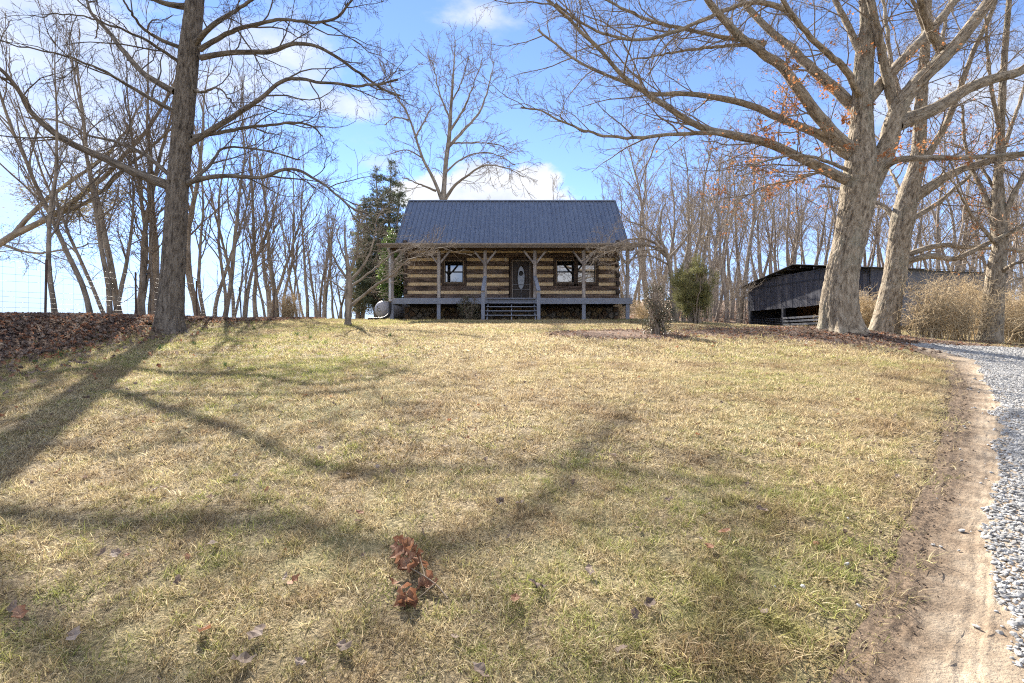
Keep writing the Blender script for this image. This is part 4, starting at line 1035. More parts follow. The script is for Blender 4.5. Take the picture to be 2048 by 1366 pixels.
small_tree('dogwood_tree', 'small gnarled bare tree standing on the lawn left of the cabin', 697, sy_,
 [(696, 648, 14), (697, 600, 13), (698, 575, 13), (697, 550, 10), (694, 520, 7), (690, 480, 4), (690, 440, 2)],
 [([(702, 612), (730, 588), (760, 565), (785, 550), (810, 525), (850, 505), (885, 495)], 7, 2, -1.2), ([(698, 565), (720, 540), (738, 510), (750, 470), (755, 430)], 7, 2, .6), ([(696, 560), (676, 530), (662, 500), (650, 455)], 6, 2, -.5),
  ([(697, 548), (712, 510), (716, 470), (722, 425)], 6, 2, -.8), ([(698, 575), (740, 545), (775, 515), (800, 500), (840, 492)], 5, 2, .9), ([(695, 530), (680, 490), (670, 450)], 5, 2, .8), ([(699, 590), (660, 560), (640, 545)], 4, 1.5, .5)],
 61, M['bark_far'], M['twig_far'], (.35, .9), 3.3, .0034)
small_tree('dogwood_tree', 'small bare tree leaning over the right end of the porch', 1352, 20.5,
 [(1352, 640, 13), (1348, 600, 11), (1343, 555, 9), (1334, 510, 8), (1322, 480, 5), (1315, 450, 3)],
 [([(1334, 515), (1310, 495), (1280, 490), (1240, 500), (1205, 508), (1185, 520)], 6, 2, -.8), ([(1330, 505), (1300, 480), (1262, 478), (1225, 490), (1195, 500)], 5, 2, -1.6), ([(1338, 530), (1300, 512), (1262, 518), (1230, 540)], 4, 2, -1.),
  ([(1325, 490), (1290, 455), (1250, 440)], 5, 2, .8), ([(1320, 470), (1322, 430), (1335, 390)], 5, 2, .5), ([(1335, 520), (1370, 480), (1395, 440), (1400, 400)], 6, 2, .6), ([(1345, 570), (1370, 520), (1378, 460), (1372, 410)], 7, 2, 1.), ([(1330, 500), (1290, 500), (1250, 510)], 4, 1.5, -2.)],
 62, M['bark_far'], M['twig_wood'], (.35, 1.0), 3.5, .0034)

# ------------------------------------------------------------------ leaning cedar that enters at the left edge
M['cedar_leaf'] = mat('cedar_leaf', [(.10, .085, .04), (.22, .18, .085), (.33, .27, .14)], 2.2, 'pos', rough=.8, transl=.35)
M['spruce_leaf'] = mat('spruce_leaf', [(.038, .05, .03), (.105, .125, .075), (.22, .235, .14)], 1.6, 'pos', rough=.8, transl=.25)
M['bush_leaf'] = mat('bush_leaf', [(.085, .09, .035), (.18, .18, .07), (.30, .28, .125)], 2.5, 'pos', rough=.8, transl=.3)
M['holly_leaf'] = mat('holly_leaf', [(.035, .042, .022), (.085, .085, .048), (.20, .145, .11)], 6, 'pos', rough=.45, spec=.4, transl=.15)
M['magnolia_leaf'] = mat('magnolia_leaf', [(.045, .09, .018), (.11, .18, .04), (.22, .30, .075)], 5, 'pos', rough=.5, spec=.35, transl=.3)
rng = np.random.default_rng(71); ED = 16.5
X0 = -18.6
ct2 = thing('leaning_cedar', 'leaning cedar reaching in from the left edge above the fence', 'tree', (X0, ED, h1(X0, ED)))
LQ = []
for nm, spec, w0, w1, dd in (('trunk', [(-130, 700), (-80, 560), (0, 487), (80, 445), (150, 400), (230, 332), (300, 250), (340, 185), (372, 120)], 24, 5, -.5),
                             ('limb', [(20, 478), (70, 420), (130, 370), (200, 320), (260, 250), (290, 190)], 14, 4, 1.5), ('limb', [(100, 432), (180, 400), (260, 330), (320, 280), (360, 240)], 12, 4, -1.4),
                             ('limb', [(0, 487), (60, 505), (130, 500), (220, 480)], 8, 3, -1.), ('limb', [(150, 400), (170, 440), (210, 455)], 6, 2, 1.)):
    q = limb_pts(spec, ED, w0, w1, dd, 26, .02, rng); LQ.append(q)
    tubes_obj(nm, [(q[None, :, :3], q[None, :, 3], 12)], M['bark_far'], ct2)
g = crown_from_limbs(rng, LQ, per_m=2.6, l1=(.6, 1.7), up=.0, jit=.2, rmin=.005, lev4=True); tubes_obj('crown', g, M['twig_far'], ct2)
pts = g[2][0][:, 1:].reshape(-1, 3); c = at(120, 385, ED)
w = np.exp(-((pts[:, 0]-c[0])/2.6)**2-((pts[:, 2]-c[2])/1.3)**2)*(vnoise(pts[:, 0]*1.1, pts[:, 1]*1.1, pts[:, 2]*1.1) > -.1)+1e-6
pk = pts[rng.choice(len(pts), 8000, p=w/w.sum())]+rng.normal(size=(8000, 3))*.2
V, F = leaf_quads(rng, pk, (.05, .13), .6, .24, simple=True); kind(ob('needles', fmesh('needles', V, F, M['cedar_leaf']), ct2), 'stuff')

# ------------------------------------------------------------------ evergreens and shrubs
def conifer(name, label, X, D, spires, m, seed, nleaf=26000, size=(.10, .24)):
    rng = np.random.default_rng(seed); z0 = h1(X, D)
    t = thing(name, label, 'tree', (X, D, z0))
    Ps = []; Rs = []
    for dx, dy, hh, rb in spires:
        P = np.column_stack([X+dx*np.linspace(.3, 1, 16), D+dy*np.linspace(.3, 1, 16), z0-.2+np.linspace(0, hh, 16)]); Ps.append(P); Rs.append(np.linspace(.17, .015, 16))
    tubes_obj('trunk', [(np.array(Ps), np.array(Rs), 10)], M['bark_far'], t)
    tips = []
    BP, BR = [], []
    for (dx, dy, hh, rb), P in zip(spires, Ps):
        nb = int(hh*16)
        u = rng.uniform(.10, .985, nb); a = rng.uniform(0, 6.28, nb)
        ln = rb*(1-u)**.8*rng.uniform(.55, 1.15, nb)*np.minimum(1, .55+u*2.2)+.12
        base = np.stack([np.interp(u, np.linspace(0, 1, 16), P[:, k]) for k in range(3)], 1)
        d = np.stack([np.cos(a), np.sin(a), rng.uniform(-.1, .45, nb)], 1)
        s = np.linspace(0, 1, 6)
        Q = base[:, None]+d[:, None]*(ln[:, None]*s)[..., None]; Q[:, :, 2] += (s**2)*.12*ln[:, None]-.10*s*ln[:, None]
        BP.append(Q); BR.append(np.repeat(np.linspace(.022, .005, 6)[None], nb, 0)*np.clip(ln/1.5, .4, 1.4)[:, None])
    BP = np.concatenate(BP); BR = np.concatenate(BR)
    tubes_obj('branches', [(BP, BR, 4)], M['bark_far'], t)
    ln = np.linalg.norm(BP[:, -1]-BP[:, 0], axis=1); i = rng.choice(len(BP), nleaf, p=ln/ln.sum()); f = rng.uniform(.22, 1, nleaf)
    p = BP[i, 0]+(BP[i, -1]-BP[i, 0])*f[:, None]+rng.normal(size=(nleaf, 3))*np.array([.11, .11, .07])*(.5+ln[i, None]*.35)
    V, F = leaf_quads(rng, p, size, .7, .24, up=(0, 0, .5), simple=True); kind(ob('crown', fmesh('crown', V, F, m), t), 'stuff')
    return t
X = (766-1024)/1024*33
conifer('cedar_tree', 'dense dark green conifer with two pointed tops left of the roof', X, 33.0, [(-.45, 0, 10.3, 2.7), (.45, .4, 10.9, 2.9), (1.2, -.3, 9.0, 2.5), (-1.3, .2, 8.4, 2.2)], M['spruce_leaf'], 81, 56000)
X = (716-1024)/1024*36
conifer('cedar_tree', 'thin olive cedar half hidden among twigs left of the dark conifer', X, 36.0, [(0, 0, 8.6, 1.6), (.8, .3, 7.4, 1.3)], M['cedar_leaf'], 82, 12000)

def leafy_shrub(name, label, X, D, rx, ry, rz, m, seed, n, size, stems=14, asp=.45, cz=.55, up=None, shell=.55, lift=0, patch=.0):
    rng = np.random.default_rng(seed); z0 = h1(X, D); t = thing(name, label, 'shrub', (X, D, z0))
    c = np.array([X, D, z0+lift+rz*cz*1.0])
    u = nrm(rng.normal(size=(stems, 3))); u[:, 2] = np.abs(u[:, 2])*.9+.1
    E = c+u*np.array([rx, ry, rz*.9])*rng.uniform(.6, .95, (stems, 1)); s = np.linspace(0, 1, 9)
    P = np.array([X, D, z0-.05])+rng.normal(size=(stems, 1, 3))*np.array([.08*rx*2, .08*ry*2, 0])+(E-np.array([X, D, z0]))[:, None]*np.stack([s**1.15, s**1.15, s**.85], 1)[None]
    P[:, 1:-1] += rng.normal(size=(stems, 7, 3))*.025
    Rr = np.repeat(np.linspace(.022, .006, 9)[None], stems, 0)*(.6+.5*rz)
    P1, R1 = grow(rng, P, Rr, count=(5, 8), t0=.25, t1=1, ang=(25, 65), length=(.2, .4), n=5, up=.05, jit=.18, rmin=.005)
    tubes_obj('stems', [(P, Rr, 6), (P1, R1, 4)], M['twig_far'], t)
    d = nrm(rng.normal(size=(n*2, 3))); r = rng.uniform(0, 1, n*2)**(1/3)*(1-shell)+shell*rng.uniform(.55, 1, n*2)
    lump = 1+(.42 if asp > .2 else .75)*fbm(d[:, 0]*2.3+seed, d[:, 1]*2.3, d[:, 2]*2.3, o=3)
    p = c+d*(r*lump)[:, None]*np.array([rx, ry, rz*.62])
    keep = (p[:, 2] > z0+lift*.6+.02) & (vnoise(p[:, 0]*5/rx*.4, p[:, 1]*5/rx*.4, p[:, 2]*5/rx*.4) > -.42+patch); p = p[keep][:n]
    V, F = leaf_quads(rng, p, size, .8, asp, up=up, simple=asp < .2); kind(ob('foliage', fmesh('foliage', V, F, m), t), 'stuff')
    return t
hx, hy = gnd(1312, 671)
leafy_shrub('holly_shrub', 'glossy dark-leaved shrub with ruddy tints standing in the mulch bed', hx, hy, .46, .44, 1.2, M['holly_leaf'], 91, 3000, (.03, .06), 30, .5, .5, None, .1, .0, .34)
cx_, cy_ = gnd(1386, 648)
leafy_shrub('cedar_bush', 'rounded yellow-green cedar bush on the lawn right of the cabin', cx_, cy_, .76, .72, 1.62, M['bush_leaf'], 92, 19000, (.06, .16), 22, .12, .60, (0, 0, .9), .12, .25, .16)
leafy_shrub('evergreen_shrub', 'dark leafy shrub growing against the porch left of the steps', (937-1024)/1024*22.4, 22.35, .52, .40, 1.0, M['holly_leaf'], 93, 1500, (.05, .10), 12, .4, .5, None, .3, 0, .2)
leafy_shrub('magnolia_shrub', 'tall glossy green magnolia at the left end of the porch', -6.15, 26.4, .85, .8, 3.4, M['magnolia_leaf'], 94, 4600, (.10, .19), 14, .42, .62, None, .35, .5, .05)
def brush(name, label, X, D, rx, hgt, seed, stems=70, m='shrub_twig', lean=0):
    rng = np.random.default_rng(seed); z0 = h1(X, D); t = thing(name, label, 'shrub', (X, D, z0), 'brown brush along the gravel')
    a = rng.uniform(0, 6.28, stems); o = rng.uniform(.1, 1.15, stems)**.7*rx; s = np.linspace(0, 1, 12)
    hh = hgt*rng.uniform(.4, 1.3, stems)
    P = np.empty((stems, 12, 3)); b = rng.normal(size=(stems, 2))*.26*rx
    P[:, :, 0] = X+b[:, :1]+(np.cos(a)*o)[:, None]*s**1.5+lean*s**1.4; P[:, :, 1] = D+b[:, 1:]+(np.sin(a)*o)[:, None]*s**1.5
    P[:, :, 2] = z0-.05+hh[:, None]*(1.45*s-.62*s**2.2)
    P[:, 1:] += np.cumsum(rng.normal(size=(stems, 11, 3))*.034, 1)
    Rr = np.repeat(np.linspace(.013, .004, 12)[None], stems, 0)*rng.uniform(.7, 1.4, (stems, 1))
    P1, R1 = grow(rng, P, Rr, count=(9, 13), t0=.12, t1=1, ang=(35, 100), length=(.25, .8), rel=False, n=7, up=-.02, jit=.34, rmin=.0042)
    P2, R2 = grow(rng, P1, R1, count=(4, 6), t0=.15, t1=1, ang=(30, 90), length=(.10, .34), rel=False, n=4, up=0, jit=.3, rmin=.0034)
    tubes_obj('stems', [(P, Rr, 6)], M[m], t); tubes_obj('twigs', [(P1, R1, 4), (P2, R2, 3)], M[m], t)
    return t
for px, D, rx, hh, sd_, ln, lab in ((1722, 19.0, .75, 1.35, 301, 0, 'brown brush showing between the two largest oak trunks'), (1856, 16.4, 1.05, 1.8, 302, 0, 'tangled tan brush right of the leaning oak'),
                                    (1918, 16.4, 1.0, 1.95, 303, 0, 'densest tan brush in the middle of the gravel edge'), (1972, 17.3, .95, 1.75, 304, .5, 'arching tan brush at the foot of the rightmost oak'),
                                    (2035, 17.5, .9, 1.6, 305, .2, 'tan brush cut by the right edge of the view')):
    X = (px-1024)/1024*D; brush('brush_shrub', lab, X, D, rx, hh, sd_, 56, lean=ln)
for X, D, rx, hh, sd_, lab in ((5.75, 27.5, .9, 1.6, 311, 'tan brush behind the right end of the porch'), (-10.9, 24.9, .5, 1.3, 312, 'low leafy sprouts at the far end of the leaf bank'), (8.2, 31, 1.4, 1.4, 313, 'low brown brush behind the holly shrub')):
    brush('brush_shrub', lab, X, D, rx, hh, sd_, 40)

# ------------------------------------------------------------------ barn beyond the oaks
M['barn_board'] = [mat('barn_board_%s' % n, c, 5, 'pos', (2, 2, .25), .9, .5, 20, (3, 3, .3)) for n, c in (('a', [(.030, .034, .05), (.085, .085, .10)]), ('b', [(.022, .026, .042), (.07, .07, .085)]), ('c', [(.04, .043, .06), (.115, .11, .12)]))]
M['barn_grey'] = [mat('barn_grey_%s' % n, c, 4, 'pos', (.4, .4, 3), .9, .5, 16, (.4, .4, 4)) for n, c in (('a', [(.10, .105, .12), (.20, .20, .215)]), ('b', [(.085, .09, .105), (.17, .17, .18)]))]
M['barn_dark'] = mat('barn_dark', [(.02, .022, .03), (.045, .047, .06)], 4, 'pos', rough=.9)
M['barn_brown'] = mat('barn_brown', [(.10, .055, .03), (.24, .14, .08)], 5, 'pos', (2, 2, .3), .9)
M['barn_roof'] = mat('barn_roof', [(.03, .03, .033), (.07, .068, .068)], 2, 'pos', rough=.5, metallic=.3)
BX, BY = 20.0, 28.6; BZ = 2.5
barn = thing('barn', 'low dark board barn with a metal roof behind the oaks', 'barn', (BX, BY, BZ)); barn.rotation_euler = (0, 0, R(12))
rb = random.Random(12); W0 = Vector((BX, BY, BZ))
def bb(name, x0, x1, y0, y1, z0, z1, m, parent=None, **k):
    me = box_me(name, x1-x0, y1-y0, z1-z0, m, **k); c = Vector(((x0+x1)/2, (y0+y1)/2, (z0+z1)/2))
    o = ob(name, me, barn, W0+c)
    return o
GW, SL = 10.3, 9.9; zo, ze, zr = 1.38, 3.12, 4.0       # opening top, eave, ridge above the sill
y = .03
while y < GW-.05:                                         # gable boards, each a little different
    w = min(rb.uniform(.17, .24), GW-y-.01)
    top = ze+.1-.0+(.42 if 1.2 < y < GW-1.2 else .0)
    bb('board', -.03+rb.uniform(0, .012), .0, y, y+w-.012, zo+rb.uniform(-.03, .02), top+rb.uniform(-.02, .02), rb.choice(M['barn_board']), bev=0); y += w
bb('lintel', -.045, -.032, .0, GW, ze-.16, ze-.06, M['barn_dark'], bev=0)
for y in (.06, 3.3, 6.7, 10.1): bb('barn_post', -.05, .14, y-.09, y+.09, -.9, zo+.02, M['barn_dark'])
for y0, y1 in ((.2, 3.2), (3.4, 6.6)):
    for z in (.18, .40, .62): bb('rail', -.08, -.052, y0, y1, z, z+.13, rb.choice(M['barn_grey']))
for k in range(12): bb('gate_bar', -.06, -.05, 6.85+k*.26, 6.87+k*.26, .05, .72, M['barn_dark'], bev=0)
for k in range(6): bb('gate_rail', -.075, -.062, 6.8, 10.0, .08+k*.125, .10+k*.125, M['barn_dark'], bev=0)
y = .05
while y < GW:                                             # planks of the wall inside, with light between them
    w = rb.uniform(.14, .24); bb('inner_plank', 4.2, 4.23, y, y+w-.018, -.2, 2.6, M['barn_brown'], bev=0); y += w
z = .0
for k in range(13):                                       # weathered lap boards along the side
    h_ = .245; o = bb('side_board', .02, SL, -.03+rb.uniform(-.008, .0), .0, k*h_, k*h_+h_+.012, rb.choice(M['barn_grey']), bev=0); o.rotation_euler = (R(3), 0, 0)
bb('side_panel', .0, .95, -.06, -.045, 1.2, 3.1, M['barn_board'][0], bev=0)
bb('back_wall', SL-.05, SL, .02, GW, -.2, ze, M['barn_dark'], bev=0); bb('far_wall', .1, SL-.1, GW-.06, GW, -.3, ze, M['barn_dark'], bev=0)
def bquad(name, pts, m, th=.04):
    P = [Vector(p) for p in pts]; n = (P[1]-P[0]).cross(P[3]-P[0]).normalized()*th; V = P+[p-n for p in P]
    return ob(name, pmesh(name, V, [(0, 1, 2, 3), (7, 6, 5, 4), (0, 4, 5, 1), (1, 5, 6, 2), (2, 6, 7, 3), (3, 7, 4, 0)], m), barn, W0)
r1 = bquad('roof', [(-.55, -.35, ze+.10), (SL+.3, -.35, ze+.10), (SL+.3, GW/2, zr+.18), (-.55, GW/2, zr+.18)], M['barn_roof'])
bquad('roof', [(-.55, GW/2, zr+.18), (SL+.3, GW/2, zr+.18), (SL+.3, GW+.45, ze+.06), (-.55, GW+.45, ze+.06)], M['barn_roof'])
for k in range(9):
    yy = .2+k*1.09; zz = ze+.02+(zr-ze)*(1-abs(yy-GW/2)/(GW/2)); bb('roof_purlin', -.5, SL, yy-.04, yy+.04, zz-.08, zz+.02, M['barn_dark'], bev=0)
bm = bmesh.new(); bmesh.ops.create_uvsphere(bm, u_segments=12, v_segments=8, radius=.13)
me = bpy.data.meshes.new('barn_lamp'); bm.to_mesh(me); bm.free(); me.materials.append(M['pipe_white']); ob('barn_lamp', me, barn, W0+Vector((-.18, 3.0, 1.75)))

# ------------------------------------------------------------------ woven wire fence on the bank
M['wire'] = mat('wire', [(.15, .148, .145), (.24, .235, .23)], 5, 'pos', rough=.5, metallic=.2)
M['steel_post'] = mat('steel_post', [(.05, .035, .028), (.10, .06, .045)], 8, 'pos', rough=.8)
FX = -11.05; fy = np.arange(6.0, 30.01, .3)
fen = thing('wire_fence', 'woven wire fence on steel posts along the top of the leaf bank', 'fence', (FX, 18, h1(FX, 18)))
fz = H(np.full_like(fy, FX), fy, False)
for k in range(9):
    h_ = .10+k*.125+(.02*k if k > 4 else 0)
    P = np.column_stack([FX+.01*np.sin(fy*2.1+k), fy, fz+h_+.012*np.sin(fy*1.7+k)]); V, F, B = tubes(P[None], np.full((1, len(fy)), .0024), 4)
    ob('wire', fmesh('wire', V, F, M['wire'], True), fen)
stay = tubes(np.array([[(0, 0, .08), (.004, 0, .6), (0, 0, 1.26)]]), np.full((1, 3), .0022), 4); stm = fmesh('stay', stay[0], stay[1], M['wire'], True)
for a, b in zip(fy, fz): ob('stay', stm, fen, (FX, a, b))
pm = box_me('fence_post', .045, .035, 1.75, M['steel_post'], .006)
for a in np.arange(6.3, 30, 2.9): ob('fence_post', pm, fen, (FX+.03, a, h1(FX, a)+.5), (R(rb.uniform(-3, 3)), R(rb.uniform(-3, 3)), 0))

# ------------------------------------------------------------------ scattered stuff by instancing
def source(name, meshes):
    c = bpy.data.collections.new(name)
    for i, me in enumerate(meshes):
        o = bpy.data.objects.new('%s_source' % name, me); c.objects.link(o)
    return c
def scatter(name, pts, rot, scl, coll, nvar, label=None, cat=None, seed=0):
    rng = np.random.default_rng(seed); n = len(pts)
    me = bpy.data.meshes.new(name); me.vertices.add(n); me.vertices.foreach_set('co', np.asarray(pts, np.float32).ravel())
    a = me.attributes.new('rot', 'FLOAT_VECTOR', 'POINT'); a.data.foreach_set('vector', np.asarray(rot, np.float32).ravel())
    a = me.attributes.new('scl', 'FLOAT', 'POINT'); a.data.foreach_set('value', np.asarray(scl, np.float32))
    a = me.attributes.new('idx', 'INT', 'POINT'); a.data.foreach_set('value', rng.integers(0, nvar, n).astype(np.int32))
    me.update(); o = ob(name, me); kind(o, 'stuff')
    if label: tag(o, label, cat)
    ng = bpy.data.node_groups.new(name, 'GeometryNodeTree')
    ng.interface.new_socket('Geometry', in_out='INPUT', socket_type='NodeSocketGeometry'); ng.interface.new_socket('Geometry', in_out='OUTPUT', socket_type='NodeSocketGeometry')
    N = ng.nodes; L = ng.links
    i = N.new('NodeGroupInput'); u = N.new('NodeGroupOutput'); ci = N.new('GeometryNodeCollectionInfo'); ip = N.new('GeometryNodeInstanceOnPoints')
    ci.inputs['Collection'].default_value = coll; ci.inputs['Separate Children'].default_value = True; ci.inputs['Reset Children'].default_value = True
    def attr(nm, ty): n_ = N.new('GeometryNodeInputNamedAttribute'); n_.data_type = ty; n_.inputs['Name'].default_value = nm; return n_.outputs['Attribute']
    L.new(i.outputs[0], ip.inputs['Points']); L.new(ci.outputs[0], ip.inputs['Instance']); ip.inputs['Pick Instance'].default_value = True
    L.new(attr('idx', 'INT'), ip.inputs['Instance Index']); L.new(attr('scl', 'FLOAT'), ip.inputs['Scale'])
    e = N.new('FunctionNodeEulerToRotation'); L.new(attr('rot', 'FLOAT_VECTOR'), e.inputs[0]); L.new(e.outputs[0], ip.inputs['Rotation'])
    L.new(ip.outputs[0], u.inputs[0])
    md = o.modifiers.new('scatter', 'NODES'); md.node_group = ng
    return o

# grass: tufts of bent dry and green blades
def grass_mat():
    m = bpy.data.materials.new('grass'); m.use_nodes = True; nt = m.node_tree; N = nt.nodes; L = nt.links; N.clear()
    out = N.new('ShaderNodeOutputMaterial'); p = N.new('ShaderNodeBsdfPrincipled'); p.inputs['Roughness'].default_value = .6; p.inputs['Specular IOR Level'].default_value = .25
    at_ = N.new('ShaderNodeAttribute'); at_.attribute_name = 'tint'; g = N.new('ShaderNodeNewGeometry')
    def noise(sc, det):
        n = N.new('ShaderNodeTexNoise'); n.inputs['Scale'].default_value = sc; n.inputs['Detail'].default_value = det; n.inputs['Roughness'].default_value = .6; L.new(g.outputs['Position'], n.inputs['Vector']); return n.outputs['Fac']
    def mr(x, a, b, c, d):
        n = N.new('ShaderNodeMapRange'); L.new(x, n.inputs[0]); n.inputs[1].default_value = a; n.inputs[2].default_value = b; n.inputs[3].default_value = c; n.inputs[4].default_value = d; return n.outputs[0]
    def ramp(x, cc):
        r = N.new('ShaderNodeValToRGB'); e = r.color_ramp.elements
        while len(e) < len(cc): e.new(.5)
        for i, (q, c) in enumerate(cc): e[i].position = q; e[i].color = (*c, 1)
        L.new(x, r.inputs[0]); return r.outputs[0]
    dry = ramp(at_.outputs['Fac'], [(0, (.17, .12, .06)), (.3, (.375, .29, .155)), (.65, (.565, .46, .268)), (1, (.75, .655, .44))])
    grn = ramp(at_.outputs['Fac'], [(0, (.12, .14, .036)), (.5, (.26, .285, .072)), (1, (.46, .455, .15))])
    big = noise(.33, 3); fine = noise(5.5, 4)
    # greener stretch in front of the left tree and in damp patches
    sp = N.new('ShaderNodeSeparateXYZ'); L.new(g.outputs['Position'], sp.inputs[0])
    def add(a, b, op='ADD'):
        n = N.new('ShaderNodeMath'); n.operation = op
        for i, v in enumerate((a, b)):
            if isinstance(v, (int, float)): n.inputs[i].default_value = v
            else: L.new(v, n.inputs[i])
        return n.outputs[0]
    lg = add(mr(sp.outputs['X'], -.5, -5.0, 0, .27), mr(sp.outputs['Y'], 3.5, 8, 0, 1), 'MULTIPLY')
    near = mr(sp.outputs['Y'], 4.8, 2.0, 0, .2)
    s = add(add(add(mr(big, .35, .68, 0, .55), mr(fine, .3, .7, -.25, .42)), lg), near)
    at2 = N.new('ShaderNodeAttribute'); at2.attribute_name = 'green'
    f = mr(add(s, at2.outputs['Fac']), .60, .96, 0, 1)
    mx = N.new('ShaderNodeMix'); mx.data_type = 'RGBA'; L.new(f, mx.inputs['Factor']); L.new(dry, mx.inputs['A']); L.new(grn, mx.inputs['B'])
    br = mr(noise(1.5, 6), .46, .66, 0, .8); m4 = N.new('ShaderNodeMix'); m4.data_type = 'RGBA'; L.new(br, m4.inputs['Factor']); L.new(mx.outputs['Result'], m4.inputs['A'])
    bw = ramp(at_.outputs['Fac'], [(0, (.12, .075, .042)), (.5, (.26, .175, .10)), (1, (.42, .31, .19))]); L.new(bw, m4.inputs['B']); mx = m4
    L.new(mx.outputs['Result'], p.inputs['Base Color'])
    t = N.new('ShaderNodeBsdfTranslucent'); L.new(mx.outputs['Result'], t.inputs['Color'])
    ms = N.new('ShaderNodeMixShader'); ms.inputs[0].default_value = .48; L.new(p.outputs[0], ms.inputs[1]); L.new(t.outputs[0], ms.inputs[2]); L.new(ms.outputs[0], out.inputs[0])
    return m
M['grass'] = grass_mat()
def blades(rng, b, ln, w, flat, lmul=1.0, gadd=0.0):
    n = len(b); d = rng.normal(size=(n, 3)); d[:, 2] = np.abs(d[:, 2])*(1-flat)+rng.uniform(.05, .75, n); d = nrm(d)
    L = (rng.uniform(*ln, n)*lmul)[:, None]; W = rng.uniform(*w, n)[:, None]
    s = nrm(np.cross(d, np.array([0, 0, 1.])+rng.normal(size=(n, 3))*.4))
    bend = rng.normal(size=(n, 3))*.35; bend[:, 2] = -rng.uniform(.15, .7, n)
    m1 = b+d*L*.5; tip = b+d*L*.8+nrm(d+bend)*L*.35; tip[:, 2] = np.maximum(tip[:, 2], .002)
    V = np.stack([b-s*W, b+s*W, m1+s*W*.8, m1-s*W*.8, tip], 1).reshape(-1, 3); o = (np.arange(n)*5)[:, None]
    F4 = o+np.array([[0, 1, 2, 3]]); F3 = o+np.array([[3, 2, 4]])
    tint = np.repeat(rng.uniform(0, 1, n), 5); green = np.repeat(rng.uniform(-.32, .32, n)+.14*(d[:, 2] > .45)+gadd, 5)
    return fmesh('turf', V, [F3, F4], M['grass'], False, {'tint': tint, 'green': green})
def tuft(seed, n=34, rad=.075, ln=(.03, .085), w=(.0014, .0026), flat=.75):
    rng = np.random.default_rng(seed); a = rng.uniform(0, 6.28, n); r = rad*np.sqrt(rng.uniform(0, 1, n))
    return blades(rng, np.stack([np.cos(a)*r, np.sin(a)*r, np.full(n, -.006)], 1), ln, w, flat, 1.0, .08)
near_t = source('grass_near', [tuft(k, 46, .075, (.025, .08), (.0010, .0021)) for k in range(9)])
far_t = source('grass_far', [tuft(40+k, 30, .12, (.03, .085), (.003, .0055)) for k in range(7)])
def lawn_points(d0, d1, dens, rng, margin=1.5):
    "random points on the lawn between two distances, thinned off paths, beds and banks"
    A = 0.5*(d1*d1-d0*d0)*2*1.06+2*margin*(d1-d0); n = int(A*dens)
    w0, w1 = d0*1.06+margin, d1*1.06+margin
    u = rng.uniform(0, 1, n*2); d = d0+(d1-d0)*u; keep = rng.uniform(0, 1, n*2) < (d*1.06+margin)/w1; d = d[keep][:n]
    x = rng.uniform(-1, 1, len(d))*(d*1.06+margin)
    return x, d
def e1x(y): return np.interp(y, E1s[:, 1], E1s[:, 0], left=E1s[0, 0], right=99)
def lawn_ok(x, y, rng=None):
    "rng None: only points well inside the lawn"
    ok = np.ones(len(x), bool); r = rng.uniform(0, 1, len(x)) if rng is not None else np.zeros(len(x))
    dm = e1x(y)-x; ok &= (dm > -.16*(r > .8)) | (y > E1s[:, 1].max()-.1); ok &= ~((dm < .30) & (y < 7.5) & (r < .72-dm*1.4))
    ok &= ~in_poly(GRAVEL_POLY, x, y)
    ok &= ~((x > 8.1) & (y < 11.3) & (y > 6))
    for cx, cy, rx, ry, ro in [SOIL[0], MULCH]:
        X = (x-cx)*math.cos(ro)+(y-cy)*math.sin(ro); Y = -(x-cx)*math.sin(ro)+(y-cy)*math.cos(ro); q = np.hypot(X/rx, Y/ry)
        ok &= ~((q < .92+.2*fbm(x*2, y*2, o=2)) & (r < .93))
    bx_ = np.interp(y, [5, 8.6, 11, 14, 18, 22, 27], [-8.3, -8.75, -9.2, -9.8, -9.9, -10.2, -10.3])
    ok &= ~((x < bx_+.25*fbm(x*2, y*2, o=2)) & (r < .96))
    ok &= ~((y > 22.75) & (x > -5.5) & (x < 5.5)); ok &= ~((np.hypot(x-lx, y-ly) < .9) & (r < .8)); ok &= ~(np.hypot(x-ox, y-oy) < .95)
    return ok
rng = np.random.default_rng(5)
def patch(seed, size, n, ln, w):
    "square of turf that tiles without overlap: far cheaper to trace than loose tufts"
    rg = np.random.default_rng(seed); p = rg.uniform(-.5, .5, (n*2, 2))*size
    c = fbm(p[:, 0]*14+seed*9, p[:, 1]*14, o=3); p = p[rg.uniform(0, 1, n*2) < .34+.95*c+.18][:n]; n = len(p); cl = fbm(p[:, 0]*14+seed*9, p[:, 1]*14, o=3)
    return blades(rg, np.column_stack([p, np.full(n, -.006)]), ln, w, .75, .85+.5*cl, .10*fbm(p[:, 0]*22+seed*5, p[:, 1]*22, o=2))
